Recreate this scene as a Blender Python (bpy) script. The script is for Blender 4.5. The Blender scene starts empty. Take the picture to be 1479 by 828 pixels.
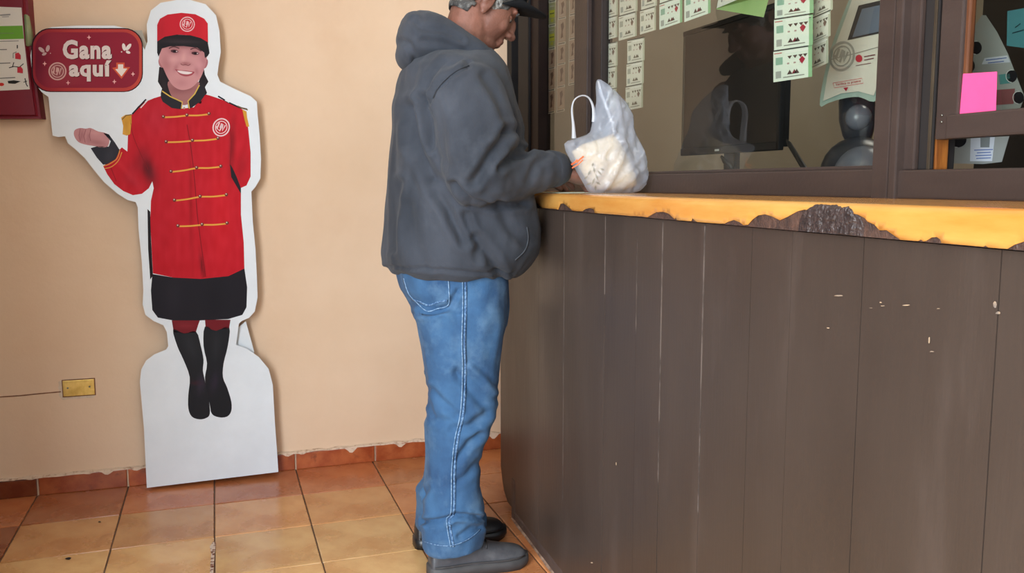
import bpy, bmesh, math, random
from mathutils import Vector, Matrix, noise
from mathutils.bvhtree import BVHTree
from mathutils.geometry import delaunay_2d_cdt
random.seed(7)
scene = bpy.context.scene
COL = scene.collection

# ------------------------------------------------------------------ camera
CAM = Vector((0.0405, -3.4733, 1.1232))
CR = Vector((0.94756213, -0.31957009, -0.00098773))
CU = Vector((0.03820226, 0.11020438, 0.9931745))
CF = Vector((0.31728001, 0.94113227, -0.11663379))
FPX = 1269.01
cd = bpy.data.cameras.new('camera'); cam = bpy.data.objects.new('camera', cd); COL.objects.link(cam)
cd.sensor_fit = 'HORIZONTAL'; cd.sensor_width = 36.0; cd.lens = 36.0 * FPX / 1479.0; cd.clip_start = 0.02
M3 = Matrix((CR, CU, -CF)).transposed()
cam.matrix_world = Matrix.Translation(CAM) @ M3.to_4x4()
scene.camera = cam

# ------------------------------------------------------------------ world, lights, exposure
scene.view_settings.view_transform = 'Standard'; scene.view_settings.look = 'None'
scene.view_settings.exposure = 0.0; scene.view_settings.gamma = 1.0; scene.view_settings.use_curve_mapping = False
w = bpy.data.worlds.new('world'); scene.world = w; w.use_nodes = True
w.node_tree.nodes['Background'].inputs['Color'].default_value = (0.82, 0.9, 1.0, 1)
w.node_tree.nodes['Background'].inputs['Strength'].default_value = 0.4
def area(name, loc, target, sx, sy, power, color):
    l = bpy.data.lights.new(name, 'AREA'); l.shape = 'RECTANGLE'; l.size = sx; l.size_y = sy; l.energy = power; l.color = color
    o = bpy.data.objects.new(name, l); COL.objects.link(o); o.location = loc
    o.rotation_euler = (Vector(target) - Vector(loc)).to_track_quat('-Z', 'Y').to_euler()
    return o
area('doorway_daylight', (-2.0, -4.3, 1.5), (0.6, -0.3, 1.0), 2.4, 2.2, 320, (0.84, 0.92, 1.0))
area('shopfront_daylight', (0.7, -5.5, 1.7), (0.9, 0.0, 1.1), 1.2, 1.8, 26, (0.84, 0.92, 1.0))
area('ceiling_fill_light', (0.0, -2.1, 2.66), (0.2, -2.0, 0), 1.2, 0.6, 7, (1.0, 0.97, 0.92))  # unseen fill with no fixture, added to brighten the window tickets
area('booth_fill_light', (2.3, -1.7, 2.5), (2.2, -1.3, 0), 0.6, 0.6, 15, (1.0, 0.95, 0.88))  # unseen fill added to brighten the booth, whose own lights are off

# ------------------------------------------------------------------ geometry helpers
def lin(c):
    c = c / 255.0
    return c / 12.92 if c <= 0.04045 else ((c + 0.055) / 1.055) ** 2.4
def rgb(t): return (lin(t[0]), lin(t[1]), lin(t[2]), 1.0)
def ray(px, py): return CF + CR * ((px - 739.5) / FPX) - CU * ((py - 414.0) / FPX)
def at_y(px, py, y): d = ray(px, py); return CAM + d * ((y - CAM.y) / d.y)
def at_x(px, py, x): d = ray(px, py); return CAM + d * ((x - CAM.x) / d.x)
def at_z(px, py, z): d = ray(px, py); return CAM + d * ((z - CAM.z) / d.z)
def at_pl(px, py, p, n): d = ray(px, py); return CAM + d * ((Vector(p) - CAM).dot(n) / d.dot(n))
def pix(v):
    d = Vector(v) - CAM; z = d.dot(CF)
    return 739.5 + FPX * d.dot(CR) / z, 414.0 - FPX * d.dot(CU) / z

def empty(name, loc, label, cat, group=None, rz=0.0):
    o = bpy.data.objects.new(name, None); COL.objects.link(o); o.location = loc; o.rotation_euler.z = rz
    o.empty_display_size = 0.05
    o['label'] = label; o['category'] = cat
    if group: o['group'] = group
    return o
def tag(o, label=None, cat=None, group=None, kind=None):
    if label: o['label'] = label
    if cat: o['category'] = cat
    if group: o['group'] = group
    if kind: o['kind'] = kind
    return o
def world_loc(o):
    m = Matrix.Translation(o.location) @ o.rotation_euler.to_matrix().to_4x4()
    return (world_loc(o.parent) @ m) if o.parent else m
def link(name, me, mats, parent=None, smooth=False, label=None):
    """mesh given in world coordinates; parented without moving"""
    if not isinstance(mats, (list, tuple)): mats = [mats]
    for m in mats:
        if m is not None and len(me.materials) < len(mats): me.materials.append(m)
    if smooth:
        for p in me.polygons: p.use_smooth = True
    o = bpy.data.objects.new(name, me); COL.objects.link(o)
    if parent:
        o.parent = parent
        me.transform(world_loc(parent).inverted())
    if label: o['label'] = label
    return o
def mesh_of(vs, fs, name='m', mi=None):
    me = bpy.data.meshes.new(name); me.from_pydata([tuple(v) for v in vs], [], fs)
    if mi:
        for p, k in zip(me.polygons, mi): p.material_index = k
    me.update(); return me
def bm_mesh(bm, name='m'):
    me = bpy.data.meshes.new(name); bm.normal_update(); bm.to_mesh(me); bm.free(); return me
def box_bm(bm, lo, hi, bev=0.0, mi=0, mat=None):
    lo = Vector(lo); hi = Vector(hi); c = (lo + hi) / 2; s = hi - lo
    t = bmesh.new(); bmesh.ops.create_cube(t, size=1.0)
    for v in t.verts: v.co = Vector((v.co.x * s.x, v.co.y * s.y, v.co.z * s.z))
    if bev > 0: bmesh.ops.bevel(t, geom=t.edges[:], offset=min(bev, min(s) * 0.45), segments=2, affect='EDGES', profile=0.6)
    for v in t.verts: v.co += c
    if mat is not None: t.transform(mat)
    for f in t.faces: f.material_index = mi
    tmp = bpy.data.meshes.new('t'); t.to_mesh(tmp); t.free(); bm.from_mesh(tmp); bpy.data.meshes.remove(tmp)
def box(name, lo, hi, mat, parent=None, bev=0.002, label=None, xf=None):
    bm = bmesh.new(); box_bm(bm, lo, hi, bev, 0, xf); return link(name, bm_mesh(bm, name), mat, parent, False, label)
def catmull(pts, n=6, closed=False):
    out = []; N = len(pts); P = [Vector(p) for p in pts]
    rng = range(N) if closed else range(N - 1)
    for i in rng:
        p0 = P[(i - 1) % N] if (closed or i > 0) else P[0]; p1 = P[i]; p2 = P[(i + 1) % N]
        p3 = P[(i + 2) % N] if (closed or i + 2 < N) else P[-1]
        for k in range(n):
            t = k / n
            out.append(0.5 * ((2 * p1) + (p2 - p0) * t + (2 * p0 - 5 * p1 + 4 * p2 - p3) * t * t + (3 * p1 - p0 - 3 * p2 + p3) * t ** 3))
    if not closed: out.append(P[-1])
    return out
def tube_data(path, radii, n=14, flat=None):
    """closed tube: path of Vectors, radii numbers or (side, up) pairs"""
    vs = []; fs = []; L = len(path); side = None
    for i, p in enumerate(path):
        t = (path[min(i + 1, L - 1)] - path[max(i - 1, 0)]).normalized()
        if side is None:
            ref = Vector((0, 0, 1)) if abs(t.z) < 0.85 else Vector((1, 0, 0))
            side = t.cross(ref).normalized()
        side = (side - t * side.dot(t)).normalized(); up = side.cross(t)
        r = radii[i]; ra, rb = r if isinstance(r, tuple) else (r, r)
        for k in range(n):
            a = 2 * math.pi * k / n; vs.append(p + side * ra * math.cos(a) + up * rb * math.sin(a))
    for i in range(L - 1):
        for k in range(n):
            a = i * n + k; b = i * n + (k + 1) % n; fs.append((a, b, b + n, a + n))
    fs.append(tuple(range(n))[::-1]); fs.append(tuple(range((L - 1) * n, L * n)))
    return vs, fs
def tube(name, path, radii, mat, parent=None, n=12, label=None):
    if not isinstance(radii, (list, tuple)): radii = [radii] * len(path)
    path = [Vector(p) for p in path]; v, f = tube_data(path, radii, n)
    return link(name, mesh_of(v, f, name), mat, parent, True, label)
def ell_data(c, r, rot=None, seg=20, rings=12):
    c = Vector(c); vs = []; fs = []
    R = rot.to_3x3() if rot is not None else Matrix.Identity(3)
    vs.append(c + R @ Vector((0, 0, r[2])))
    for i in range(1, rings):
        ph = math.pi * i / rings
        for k in range(seg):
            a = 2 * math.pi * k / seg
            vs.append(c + R @ Vector((r[0] * math.sin(ph) * math.cos(a), r[1] * math.sin(ph) * math.sin(a), r[2] * math.cos(ph))))
    vs.append(c + R @ Vector((0, 0, -r[2]))); last = len(vs) - 1
    for k in range(seg): fs.append((0, 1 + k, 1 + (k + 1) % seg))
    for i in range(rings - 2):
        for k in range(seg):
            a = 1 + i * seg + k; b = 1 + i * seg + (k + 1) % seg; fs.append((a, a + seg, b + seg, b))
    for k in range(seg): fs.append((last, last - seg + (k + 1) % seg, last - seg + k))
    return vs, fs
def cap_data(a, b, ra, rb, n=16):
    a = Vector(a); b = Vector(b); path = []; rad = []; d = (b - a).normalized()
    for k in range(5):
        t = math.pi / 2 * (1 - k / 4); path.append(a - d * ra * math.sin(t)); rad.append(max(ra * math.cos(t), 0.0006))
    for k in range(5):
        t = math.pi / 2 * k / 4; path.append(b + d * rb * math.sin(t)); rad.append(max(rb * math.cos(t), 0.0006))
    return tube_data(path, rad, n)
def union(pieces, voxel, smooth=4, name='body'):
    vs = []; fs = []
    for v, f in pieces:
        b = len(vs); vs += [Vector(q) for q in v]; fs += [tuple(i + b for i in q) for q in f]
    me = mesh_of(vs, fs, name); o = bpy.data.objects.new('tmp', me); COL.objects.link(o)
    m = o.modifiers.new('r', 'REMESH'); m.mode = 'VOXEL'; m.voxel_size = voxel; m.adaptivity = 0
    if smooth:
        s = o.modifiers.new('s', 'SMOOTH'); s.factor = 0.5; s.iterations = smooth
    dg = bpy.context.evaluated_depsgraph_get()
    out = bpy.data.meshes.new_from_object(o.evaluated_get(dg)); bpy.data.objects.remove(o); out.name = name
    out.materials.clear()
    return out
def cdt(outline, step, holes=()):
    """outline 2D -> verts2d, tris ; interior grid of given step"""
    pts = [Vector((p[0], p[1])) for p in outline]; edges = [(i, (i + 1) % len(pts)) for i in range(len(pts))]
    for h in holes:
        b = len(pts); pts += [Vector((p[0], p[1])) for p in h]; edges += [(b + i, b + (i + 1) % len(h)) for i in range(len(h))]
    if step:
        x0 = min(p.x for p in pts); x1 = max(p.x for p in pts); y0 = min(p.y for p in pts); y1 = max(p.y for p in pts)
        y = y0 + step / 2
        while y < y1:
            x = x0 + step / 2
            while x < x1:
                if inside(x, y, outline) and edge_dist(x, y, outline) > step * 0.35 and not any(inside(x, y, h) or edge_dist(x, y, h) < step * 0.3 for h in holes):
                    pts.append(Vector((x + random.uniform(-.05, .05) * step, y)))
                x += step
            y += step
    v, e, f, *_ = delaunay_2d_cdt(pts, edges, [], 0, 1e-7)
    good = []
    for t in f:
        cx = sum(v[i].x for i in t) / len(t); cy = sum(v[i].y for i in t) / len(t)
        if inside(cx, cy, outline) and not any(inside(cx, cy, h) for h in holes):
            a, b, c = v[t[0]], v[t[1]], v[t[2]]
            if (b - a).cross(c - a) < 0: t = t[::-1]
            good.append(tuple(t))
    return v, good
def inside(x, y, poly):
    r = False; n = len(poly); j = n - 1
    for i in range(n):
        xi, yi = poly[i][0], poly[i][1]; xj, yj = poly[j][0], poly[j][1]
        if (yi > y) != (yj > y) and x < (xj - xi) * (y - yi) / (yj - yi) + xi: r = not r
        j = i
    return r
def seg_dist(x, y, a, b):
    dx = b[0] - a[0]; dy = b[1] - a[1]; L = dx * dx + dy * dy
    t = 0 if L == 0 else max(0, min(1, ((x - a[0]) * dx + (y - a[1]) * dy) / L))
    return math.hypot(x - a[0] - t * dx, y - a[1] - t * dy)
def edge_dist(x, y, poly): return min(seg_dist(x, y, poly[i - 1], poly[i]) for i in range(len(poly)))
def line_dist(x, y, pl): return min(seg_dist(x, y, pl[i], pl[i + 1]) for i in range(len(pl) - 1))
def color_attr(me, cols):
    ca = me.color_attributes.new('Col', 'FLOAT_COLOR', 'POINT')
    for i, c in enumerate(cols): ca.data[i].color = c

# ------------------------------------------------------------------ materials
def mat(name, c, rough=0.6, metal=0.0, c2=None, scale=6.0, stretch=(1, 1, 1), lo=0.35, hi=0.65, bump=0.0, bscale=60.0, spec=0.5, detail=5.0,
        c3=None, s3=2.0, lo3=0.55, hi3=0.7, st3=(1, 1, 1), attr=None, objcol=False, alpha=1.0, trans=0.0, coat=0.0, emit=None, bstretch=None, rvar=0.0, sheen=0.0):
    m = bpy.data.materials.new(name); m.use_nodes = True; nt = m.node_tree; N = nt.nodes; L = nt.links; b = N['Principled BSDF']
    b.inputs['Roughness'].default_value = rough; b.inputs['Metallic'].default_value = metal; b.inputs['Specular IOR Level'].default_value = spec
    b.inputs['Base Color'].default_value = rgb(c); b.inputs['Alpha'].default_value = alpha; b.inputs['Coat Weight'].default_value = coat
    b.inputs['Transmission Weight'].default_value = trans; b.inputs['Coat Roughness'].default_value = 0.12
    b.inputs['Sheen Weight'].default_value = sheen
    tc = N.new('ShaderNodeTexCoord')
    def nz(sc, st, det, gen='Object'):
        mp = N.new('ShaderNodeMapping'); mp.inputs['Scale'].default_value = st; L.new(tc.outputs[gen], mp.inputs['Vector'])
        n = N.new('ShaderNodeTexNoise'); n.inputs['Scale'].default_value = sc; n.inputs['Detail'].default_value = det; n.inputs['Roughness'].default_value = 0.6
        L.new(mp.outputs[0], n.inputs['Vector']); return n.outputs['Fac']
    def ramp(f, a, bb):
        r = N.new('ShaderNodeMapRange'); r.inputs['From Min'].default_value = a; r.inputs['From Max'].default_value = bb; L.new(f, r.inputs['Value']); return r.outputs[0]
    cur = None
    if attr:
        a = N.new('ShaderNodeVertexColor'); a.layer_name = attr; cur = a.outputs['Color']
    elif objcol:
        a = N.new('ShaderNodeObjectInfo'); cur = a.outputs['Color']
    def mix(fac, prev, prevc, newc, mode='MIX'):
        x = N.new('ShaderNodeMix'); x.data_type = 'RGBA'; x.blend_type = mode; L.new(fac, x.inputs['Factor'])
        if prev is not None: L.new(prev, x.inputs[6])
        else: x.inputs[6].default_value = rgb(prevc)
        x.inputs[7].default_value = rgb(newc); return x.outputs[2]
    f1 = None
    if c2:
        f1 = ramp(nz(scale, stretch, detail), lo, hi); cur = mix(f1, cur, c, c2, 'MULTIPLY' if (attr or objcol) else 'MIX')
    if c3:
        f3 = ramp(nz(s3, st3, 6.0), lo3, hi3); cur = mix(f3, cur, c, c3)
    if cur is not None: L.new(cur, b.inputs['Base Color'])
    if rvar and f1 is not None:
        r = N.new('ShaderNodeMapRange'); r.inputs['To Min'].default_value = rough - rvar; r.inputs['To Max'].default_value = rough + rvar
        L.new(f1, r.inputs['Value']); L.new(r.outputs[0], b.inputs['Roughness'])
    if bump:
        bn = N.new('ShaderNodeBump'); bn.inputs['Strength'].default_value = min(1.0, bump); bn.inputs['Distance'].default_value = 0.004
        L.new(nz(bscale, bstretch or (1, 1, 1), 4.0), bn.inputs['Height']); L.new(bn.outputs[0], b.inputs['Normal'])
    if emit:
        b.inputs['Emission Color'].default_value = rgb(emit[0]); b.inputs['Emission Strength'].default_value = emit[1]
    return m
def glass_mat(name, tint=(0.8, 0.82, 0.8), ior=1.5):
    m = bpy.data.materials.new(name); m.use_nodes = True; nt = m.node_tree; N = nt.nodes; L = nt.links; N.remove(N['Principled BSDF'])
    t = N.new('ShaderNodeBsdfTransparent'); t.inputs[0].default_value = (*tint, 1); g = N.new('ShaderNodeBsdfGlossy'); g.inputs['Roughness'].default_value = 0.015
    f = N.new('ShaderNodeFresnel'); f.inputs['IOR'].default_value = ior; x = N.new('ShaderNodeMixShader')
    ge = N.new('ShaderNodeNewGeometry'); iv = N.new('ShaderNodeMath'); iv.operation = 'SUBTRACT'; iv.inputs[0].default_value = 1.0; L.new(ge.outputs['Backfacing'], iv.inputs[1])
    mu = N.new('ShaderNodeMath'); mu.operation = 'MULTIPLY'; L.new(f.outputs[0], mu.inputs[0]); L.new(iv.outputs[0], mu.inputs[1])
    L.new(mu.outputs[0], x.inputs[0]); L.new(t.outputs[0], x.inputs[1]); L.new(g.outputs[0], x.inputs[2]); L.new(x.outputs[0], N['Material Output'].inputs[0]); return m

M_wall = mat('painted_plaster', (234, 205, 175), 0.75, c2=(228, 197, 165), scale=2.2, c3=(220, 184, 150), s3=1.3, lo3=0.56, hi3=0.8, bump=0.25, bscale=35)
M_white = mat('white_ceiling_paint', (225, 222, 214), 0.8, c2=(215, 212, 204))
M_booth = mat('booth_wall_paint', (190, 174, 152), 0.8, c2=(180, 164, 142), scale=3)
M_grout = mat('dark_grout', (112, 86, 66), 0.9, c2=(86, 66, 52), scale=40)
M_tile = mat('glazed_clay_tile', (200, 150, 95), 0.28, objcol=True, c2=(222, 196, 176), scale=5.5, lo=0.4, hi=0.72, detail=8, bump=0.18, bscale=30, c3=(110, 62, 34), s3=7, lo3=0.68, hi3=0.86, rvar=0.07)
M_skirt = mat('skirting_tile', (172, 92, 52), 0.3, objcol=True, c2=(210, 170, 150), scale=14, c3=(120, 60, 38), s3=22, lo3=0.6, hi3=0.75)
M_plaster = mat('rough_plaster', (222, 198, 174), 0.95, c2=(176, 140, 114), scale=60, lo=0.5, hi=0.7, bump=0.4, bscale=120)
M_brown = mat('brown_paint', (60, 50, 44), 0.42, c2=(69, 58, 51), scale=3.0, stretch=(1, 1, .35), c3=(80, 69, 63), s3=11, st3=(1, 1, .22), lo3=0.56, hi3=0.92, bump=0.12, bscale=90, bstretch=(1, 1, .1), rvar=0.06)
M_frame = mat('brown_frame_paint', (66, 54, 49), 0.42, c2=(56, 45, 41), spec=.3, scale=8, stretch=(1, .2, 1), bump=0.15, bscale=80)
M_darkgap = mat('dark_recess', (28, 22, 20), 0.8)
M_kick = mat('scuffed_kick', (66, 54, 50), 0.5, c2=(92, 80, 74), scale=14, stretch=(1, .4, 1), c3=(150, 140, 132), s3=18, st3=(1, .35, 1), lo3=0.62, hi3=0.75)
M_oak = mat('varnished_wood', (208, 154, 80), 0.22, c2=(194, 128, 54), scale=5, stretch=(5, .8, 5), lo=0.35, hi=0.7, c3=(206, 130, 58), s3=9, st3=(9, .7, 9), lo3=0.62, hi3=0.85, coat=0.4)
M_core = mat('exposed_brown_core', (88, 64, 54), 0.5, c2=(58, 44, 40), scale=50, bump=0.9, bscale=110, spec=0.6)
M_black = mat('black_plastic', (24, 24, 26), 0.35, c2=(32, 32, 34), scale=20)
M_blackmetal = mat('black_enamel_metal', (26, 25, 27), 0.45, c2=(32, 31, 32), scale=12, spec=.1)
M_glass = glass_mat('window_glass', (0.84, 0.85, 0.82), 1.5)
M_amber = mat('amber_wood', (168, 102, 42), 0.4, c2=(120, 66, 26), scale=20, stretch=(4, 4, .4))
M_board = mat('white_foam_board', (230, 238, 244), 0.5, c2=(222, 230, 236), scale=5, bump=0.05)
M_boardedge = mat('foam_board_edge', (190, 188, 182), 0.8, c2=(170, 168, 160))
M_print = mat('printed_ink', (255, 255, 255), 0.5, attr='Col', spec=.12)
M_brass = mat('brass_plate', (236, 204, 122), 0.3, 0.6, c2=(196, 158, 76), scale=20)
M_steel = mat('steel_screw', (150, 148, 140), 0.3, 0.9, c2=(110, 108, 100), scale=200)
M_crack = mat('brown_cable_line', (150, 104, 78), 0.9, c2=(120, 80, 58), scale=60)
M_red = mat('dark_red_plastic', (122, 24, 42), 0.42, spec=.3, c2=(116, 22, 38), scale=4)
M_clip = mat('pale_green_plastic', (168, 182, 140), 0.25, c2=(150, 168, 122), scale=12, alpha=0.85)

# ------------------------------------------------------------------ room shell
def struct(o): o['kind'] = 'structure'; return o
wb = empty('wall_back', (0, 0, 0), 'peach painted plaster wall behind the cardboard figure', 'wall'); del wb['category']; wb['kind'] = 'structure'
box('plaster', (-3.4, 0, -0.02), (3.6, 0.12, 2.75), M_wall, wb, 0)
struct(box('shade_wall_left', (-0.88, -2.15, -0.02), (-0.765, 0.0, 2.75), mat('dark_shade_wall', (84, 58, 44), .6, c2=(70, 46, 34), scale=4, stretch=(1, 1, .2)), None, 0))  # unseen wall, placed and coloured dark to shade the back wall's left end
struct(box('ceiling', (-3.4, -5.8, 2.75), (3.6, 0.12, 2.85), M_white, None, 0))
struct(box('wall_right_lower', (1.235, -5.8, -0.02), (1.30, 0, 1.085), M_wall, None, 0))
struct(box('wall_right_upper', (1.235, -5.8, 2.12), (1.30, 0, 2.75), M_wall, None, 0))
struct(box('wall_booth_end', (3.5, -5.8, -0.02), (3.6, 0, 2.75), M_booth, None, 0))
struct(box('wall_booth_back', (1.30, -0.02, 0), (3.5, 0, 2.75), M_booth, None, 0))
struct(box('wall_booth_near', (1.30, -5.8, 0), (3.5, -3.9, 2.75), M_booth, None, 0))

# floor: grout bed and single tiles
T = 0.305
fl = empty('floor', (0, 0, 0), 'floor of square glazed clay tiles', 'floor'); del fl['category']; fl['kind'] = 'structure'
box('grout_bed', (-3.4, -5.8, -0.06), (3.6, 0.12, -0.0035), M_grout, fl, 0)
tms = []
for k in range(4):
    bm = bmesh.new(); h = T / 2 - 0.0021
    box_bm(bm, (-h, -h, -0.02), (h, h, 0), 0.003)
    me = bm_mesh(bm, 'tile'); me.materials.append(M_tile)
    for v in me.vertices:
        v.co += Vector((random.uniform(-1, 1), random.uniform(-1, 1), 0)) * 0.0006
        v.co.z += 0.0005 * noise.noise(v.co * 9 + Vector((k * 7, 0, 0)))
    tms.append(me)
rng = random.Random(3)
tcol = {}
for j in range(0, 15):
    for i in range(-10, 6):
        x = (i + 0.5) * T; y = -(j + 0.5) * T
        if x > 1.12 or x - T/2 > (0.98 if y < -0.8 else 9) or (x < -0.95 and y > -1.9): continue
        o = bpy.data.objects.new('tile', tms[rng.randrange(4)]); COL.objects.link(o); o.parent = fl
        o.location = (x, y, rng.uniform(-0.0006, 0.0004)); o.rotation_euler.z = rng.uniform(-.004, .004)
        if j == 0: base = (192, 120, 76)  # redder by the wall, yellower in front: window reflection painted into tile colour
        elif i <= -3 and j <= 1: base = (158, 88, 50)  # left tiles darker: the floor's light fall-off put into their colour
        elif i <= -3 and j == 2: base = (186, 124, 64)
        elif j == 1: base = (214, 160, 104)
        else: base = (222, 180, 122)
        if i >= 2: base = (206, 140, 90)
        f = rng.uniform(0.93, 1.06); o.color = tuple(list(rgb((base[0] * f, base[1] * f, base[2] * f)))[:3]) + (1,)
# chip marks on tiles
def flat_poly(name, pts3, mat_, parent=None, off=(0, 0, 0)):
    v = [Vector(p) + Vector(off) for p in pts3]; return link(name, mesh_of(v, [tuple(range(len(v)))], name), mat_, parent)
def blob_px(cx, cy, rx, ry, z, n=9):
    return [at_z(cx + rx * math.cos(a) * random.uniform(.6, 1.2), cy + ry * math.sin(a) * random.uniform(.6, 1.2), z) for a in [-2 * math.pi * k / n for k in range(n)]]
flat_poly('chip', blob_px(99, 807, 5, 1.8, 0.0012), M_darkgap, fl)
flat_poly('chip', blob_px(144, 754, 2.5, 1, 0.0012), M_darkgap, fl)
M_patch = mat('pale_mortar', (214, 196, 180), 0.95, c2=(120, 70, 50), scale=70, lo=0.5, hi=0.55)
flat_poly('mortar_smear', [at_z(x, y, 0.0012) for x, y in ((308, 782), (312, 785), (310, 800), (308, 828), (303, 828), (305, 800), (303, 790))], M_patch, fl)

# baseboard of tiles, one part per tile
bb = empty('baseboard_back', (0, 0, 0), 'row of reddish skirting tiles', 'baseboard'); del bb['category']; bb['kind'] = 'structure'
cuts = [-0.762, -0.605, -0.305, 0.0, 0.305, 0.62, 0.925, 1.232]
for a, b in zip(cuts[:-1], cuts[1:]):
    bm = bmesh.new(); box_bm(bm, (a + 0.003, -0.012, 0.0), (b - 0.003, 0.0, 0.066 + random.uniform(-.003, .003)), 0.003)
    o = link('skirting_tile', bm_mesh(bm), M_skirt, bb)
    f = random.uniform(.92, 1.06)
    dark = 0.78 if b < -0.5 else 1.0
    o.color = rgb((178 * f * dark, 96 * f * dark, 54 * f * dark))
# ragged mortar on top of skirting
vs = []; fs = []; xs = [-0.762 + i * 0.01 for i in range(200)]
for x in xs:
    h = 0.066 + 0.006 * noise.noise(Vector((x * 14, 0, 3))) ; h2 = 0.074 + 0.006 * noise.noise(Vector((x * 22, 5, 3)))
    drop = 0.012 * max(0, noise.noise(Vector((x * 20, 9, 1))) - 0.1) * 3
    vs += [(x, -0.0132, h - drop), (x, -0.0115, h2 - .004), (x, -0.001, h2)]
for i in range(len(xs) - 1):
    a = i * 3; fs += [(a, a + 3, a + 4, a + 1), (a + 1, a + 4, a + 5, a + 2)]
link('mortar_edge', mesh_of(vs, fs), M_plaster, bb)

# ------------------------------------------------------------------ booth window (right side)
XW = 1.22
def wy(px, x=XW): return at_x(px, 267, x).y
win = empty('window_1', (XW, -1.5, 1.09), 'brown wooden booth window', 'window'); del win['category']; win['kind'] = 'structure'
def wbox(name, pa, pb, z0, z1, x0, x1, m=M_frame, bev=0.003, parent=win, label=None):
    ya = wy(pa, x0); yb = wy(pb, x0); return box(name, (x0, min(ya, yb), z0), (x1, max(ya, yb), z1), m, parent, bev, label)
box('post', (1.19, -0.06, 0.0), (1.26, -0.002, 2.12), M_blackmetal, win)
wbox('metal_strip', 748, 763, 1.092, 2.12, 1.185, 1.235, M_blackmetal, 0.006, label='glossy black metal strip')
wbox('stile', 763.5, 777, 1.092, 2.12, 1.195, 1.245, mat('dark_stile_paint', (44, 34, 32), 0.5, spec=.1, c2=(38, 29, 27)))
wbox('stile', 828, 846, 1.092, 2.12, 1.195, 1.245)
wbox('stile', 846.5, 866, 1.092, 2.12, 1.21, 1.25, mat('darker_frame_paint', (42, 34, 32), 0.5, spec=.25, c2=(36, 29, 27)))
box('bottom_rail', (1.20, wy(828, 1.2), 1.0955), (1.25, wy(762, 1.2), 1.15), M_frame, win)
box('bottom_rail', (1.195, wy(1286, 1.195), 1.0955), (1.25, wy(866, 1.195), 1.149), M_frame, win, 0.004)
box('sill_bead', (1.205, wy(1262, 1.205), 1.149), (1.235, wy(866, 1.205), 1.156), M_frame, win, 0.002)
wbox('stile', 1258, 1281, 1.092, 2.12, 1.19, 1.25)
wbox('stile', 1282, 1292, 1.092, 2.12, 1.182, 1.25)
wbox('stile', 1293, 1318, 1.146, 2.12, 1.20, 1.211)
wbox('recess', 1296, 1343, 1.146, 2.12, 1.2115, 1.218, M_darkgap)
wbox('recess', 1300, 1343, 1.146, 2.12, 1.2185, 1.27, M_darkgap)
wbox('guide_strip', 1336, 1340.5, 1.146, 2.12, 1.209, 1.2113, mat('dull_metal_guide', (96, 84, 68), 0.4, 0.5, c2=(70, 60, 50)))
wbox('jamb', 1341, 1349, 1.146, 1.236, 1.222, 1.25, M_amber, label='bare amber wood jamb')
box('bottom_rail', (1.19, -3.2, 1.0955), (1.26, wy(1293, 1.19), 1.146), M_frame, win, 0.004)
box('top_rail', (1.19, -3.2, 2.06), (1.26, -0.06, 2.14), M_frame, win, 0.003)
box('stile', (1.19, -3.26, 1.0955), (1.26, -3.2, 2.12), M_frame, win)
box('glass_pane', (1.228, wy(829, 1.23), 1.12), (1.232, wy(776, 1.23), 2.08), M_glass, win, 0)
box('glass_pane', (1.226, wy(1262, 1.23), 1.152), (1.231, wy(865, 1.23), 2.08), M_glass, win, 0)
# sliding sash
sash = empty('sliding_sash', (1.21, -2.5, 1.2), 'raised brown framed glass hatch at the right end of the window', 'window sash')
SX = 1.205
def sbox(name, pa, pb, z0, z1, m=M_frame, x0=SX, x1=1.228): return wbox(name, pa, pb, z0, z1, x0, x1, m, 0.003, sash)
sbox('stile', 1346, 1377, 1.196, 2.05)
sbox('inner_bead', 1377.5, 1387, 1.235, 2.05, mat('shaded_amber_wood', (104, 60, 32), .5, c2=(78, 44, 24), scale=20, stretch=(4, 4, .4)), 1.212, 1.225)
box('bottom_rail', (SX - .004, -2.9, 1.196), (1.228, wy(1363, SX), 1.236), M_frame, sash, 0.004)
box('stile', (SX, -2.95, 1.196), (1.228, -2.9, 2.05), M_frame, sash, 0.003)
box('glass_pane', (1.215, -2.9, 1.23), (1.219, wy(1387, SX), 2.05), M_glass, sash, 0)
for z in (1.215, 1.226):
    p = at_x(1354.5, 267, SX - .001); link('screw', mesh_of(*ell_data((SX - .001, p.y, z + 0.01), (.0012, .0022, .0022), seg=8, rings=6)), M_steel, sash, True)

# ------------------------------------------------------------------ counter
def XC(y): return 0.952 + 0.0476 * (y + 0.78)
YE = -0.62
ct = empty('service_counter', (1.0, -1.9, 0), 'dark brown plank fronted service counter with chipped yellow wooden edge', 'counter')
ZB, ZT = 1.052, 1.096
# carcass
vs = []
for z in (0.02, 1.05):
    for (x, y) in ((XC(-.80) + .02, -.80), (XC(-3.3) + .02, -3.3), (1.232, -3.3), (1.232, -.80)): vs.append((x, y, z))
link('carcass', mesh_of(vs, [(0, 1, 2, 3), (7, 6, 5, 4), (0, 4, 5, 1), (1, 5, 6, 2), (2, 6, 7, 3), (3, 7, 4, 0)]), M_darkgap, ct)
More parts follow.
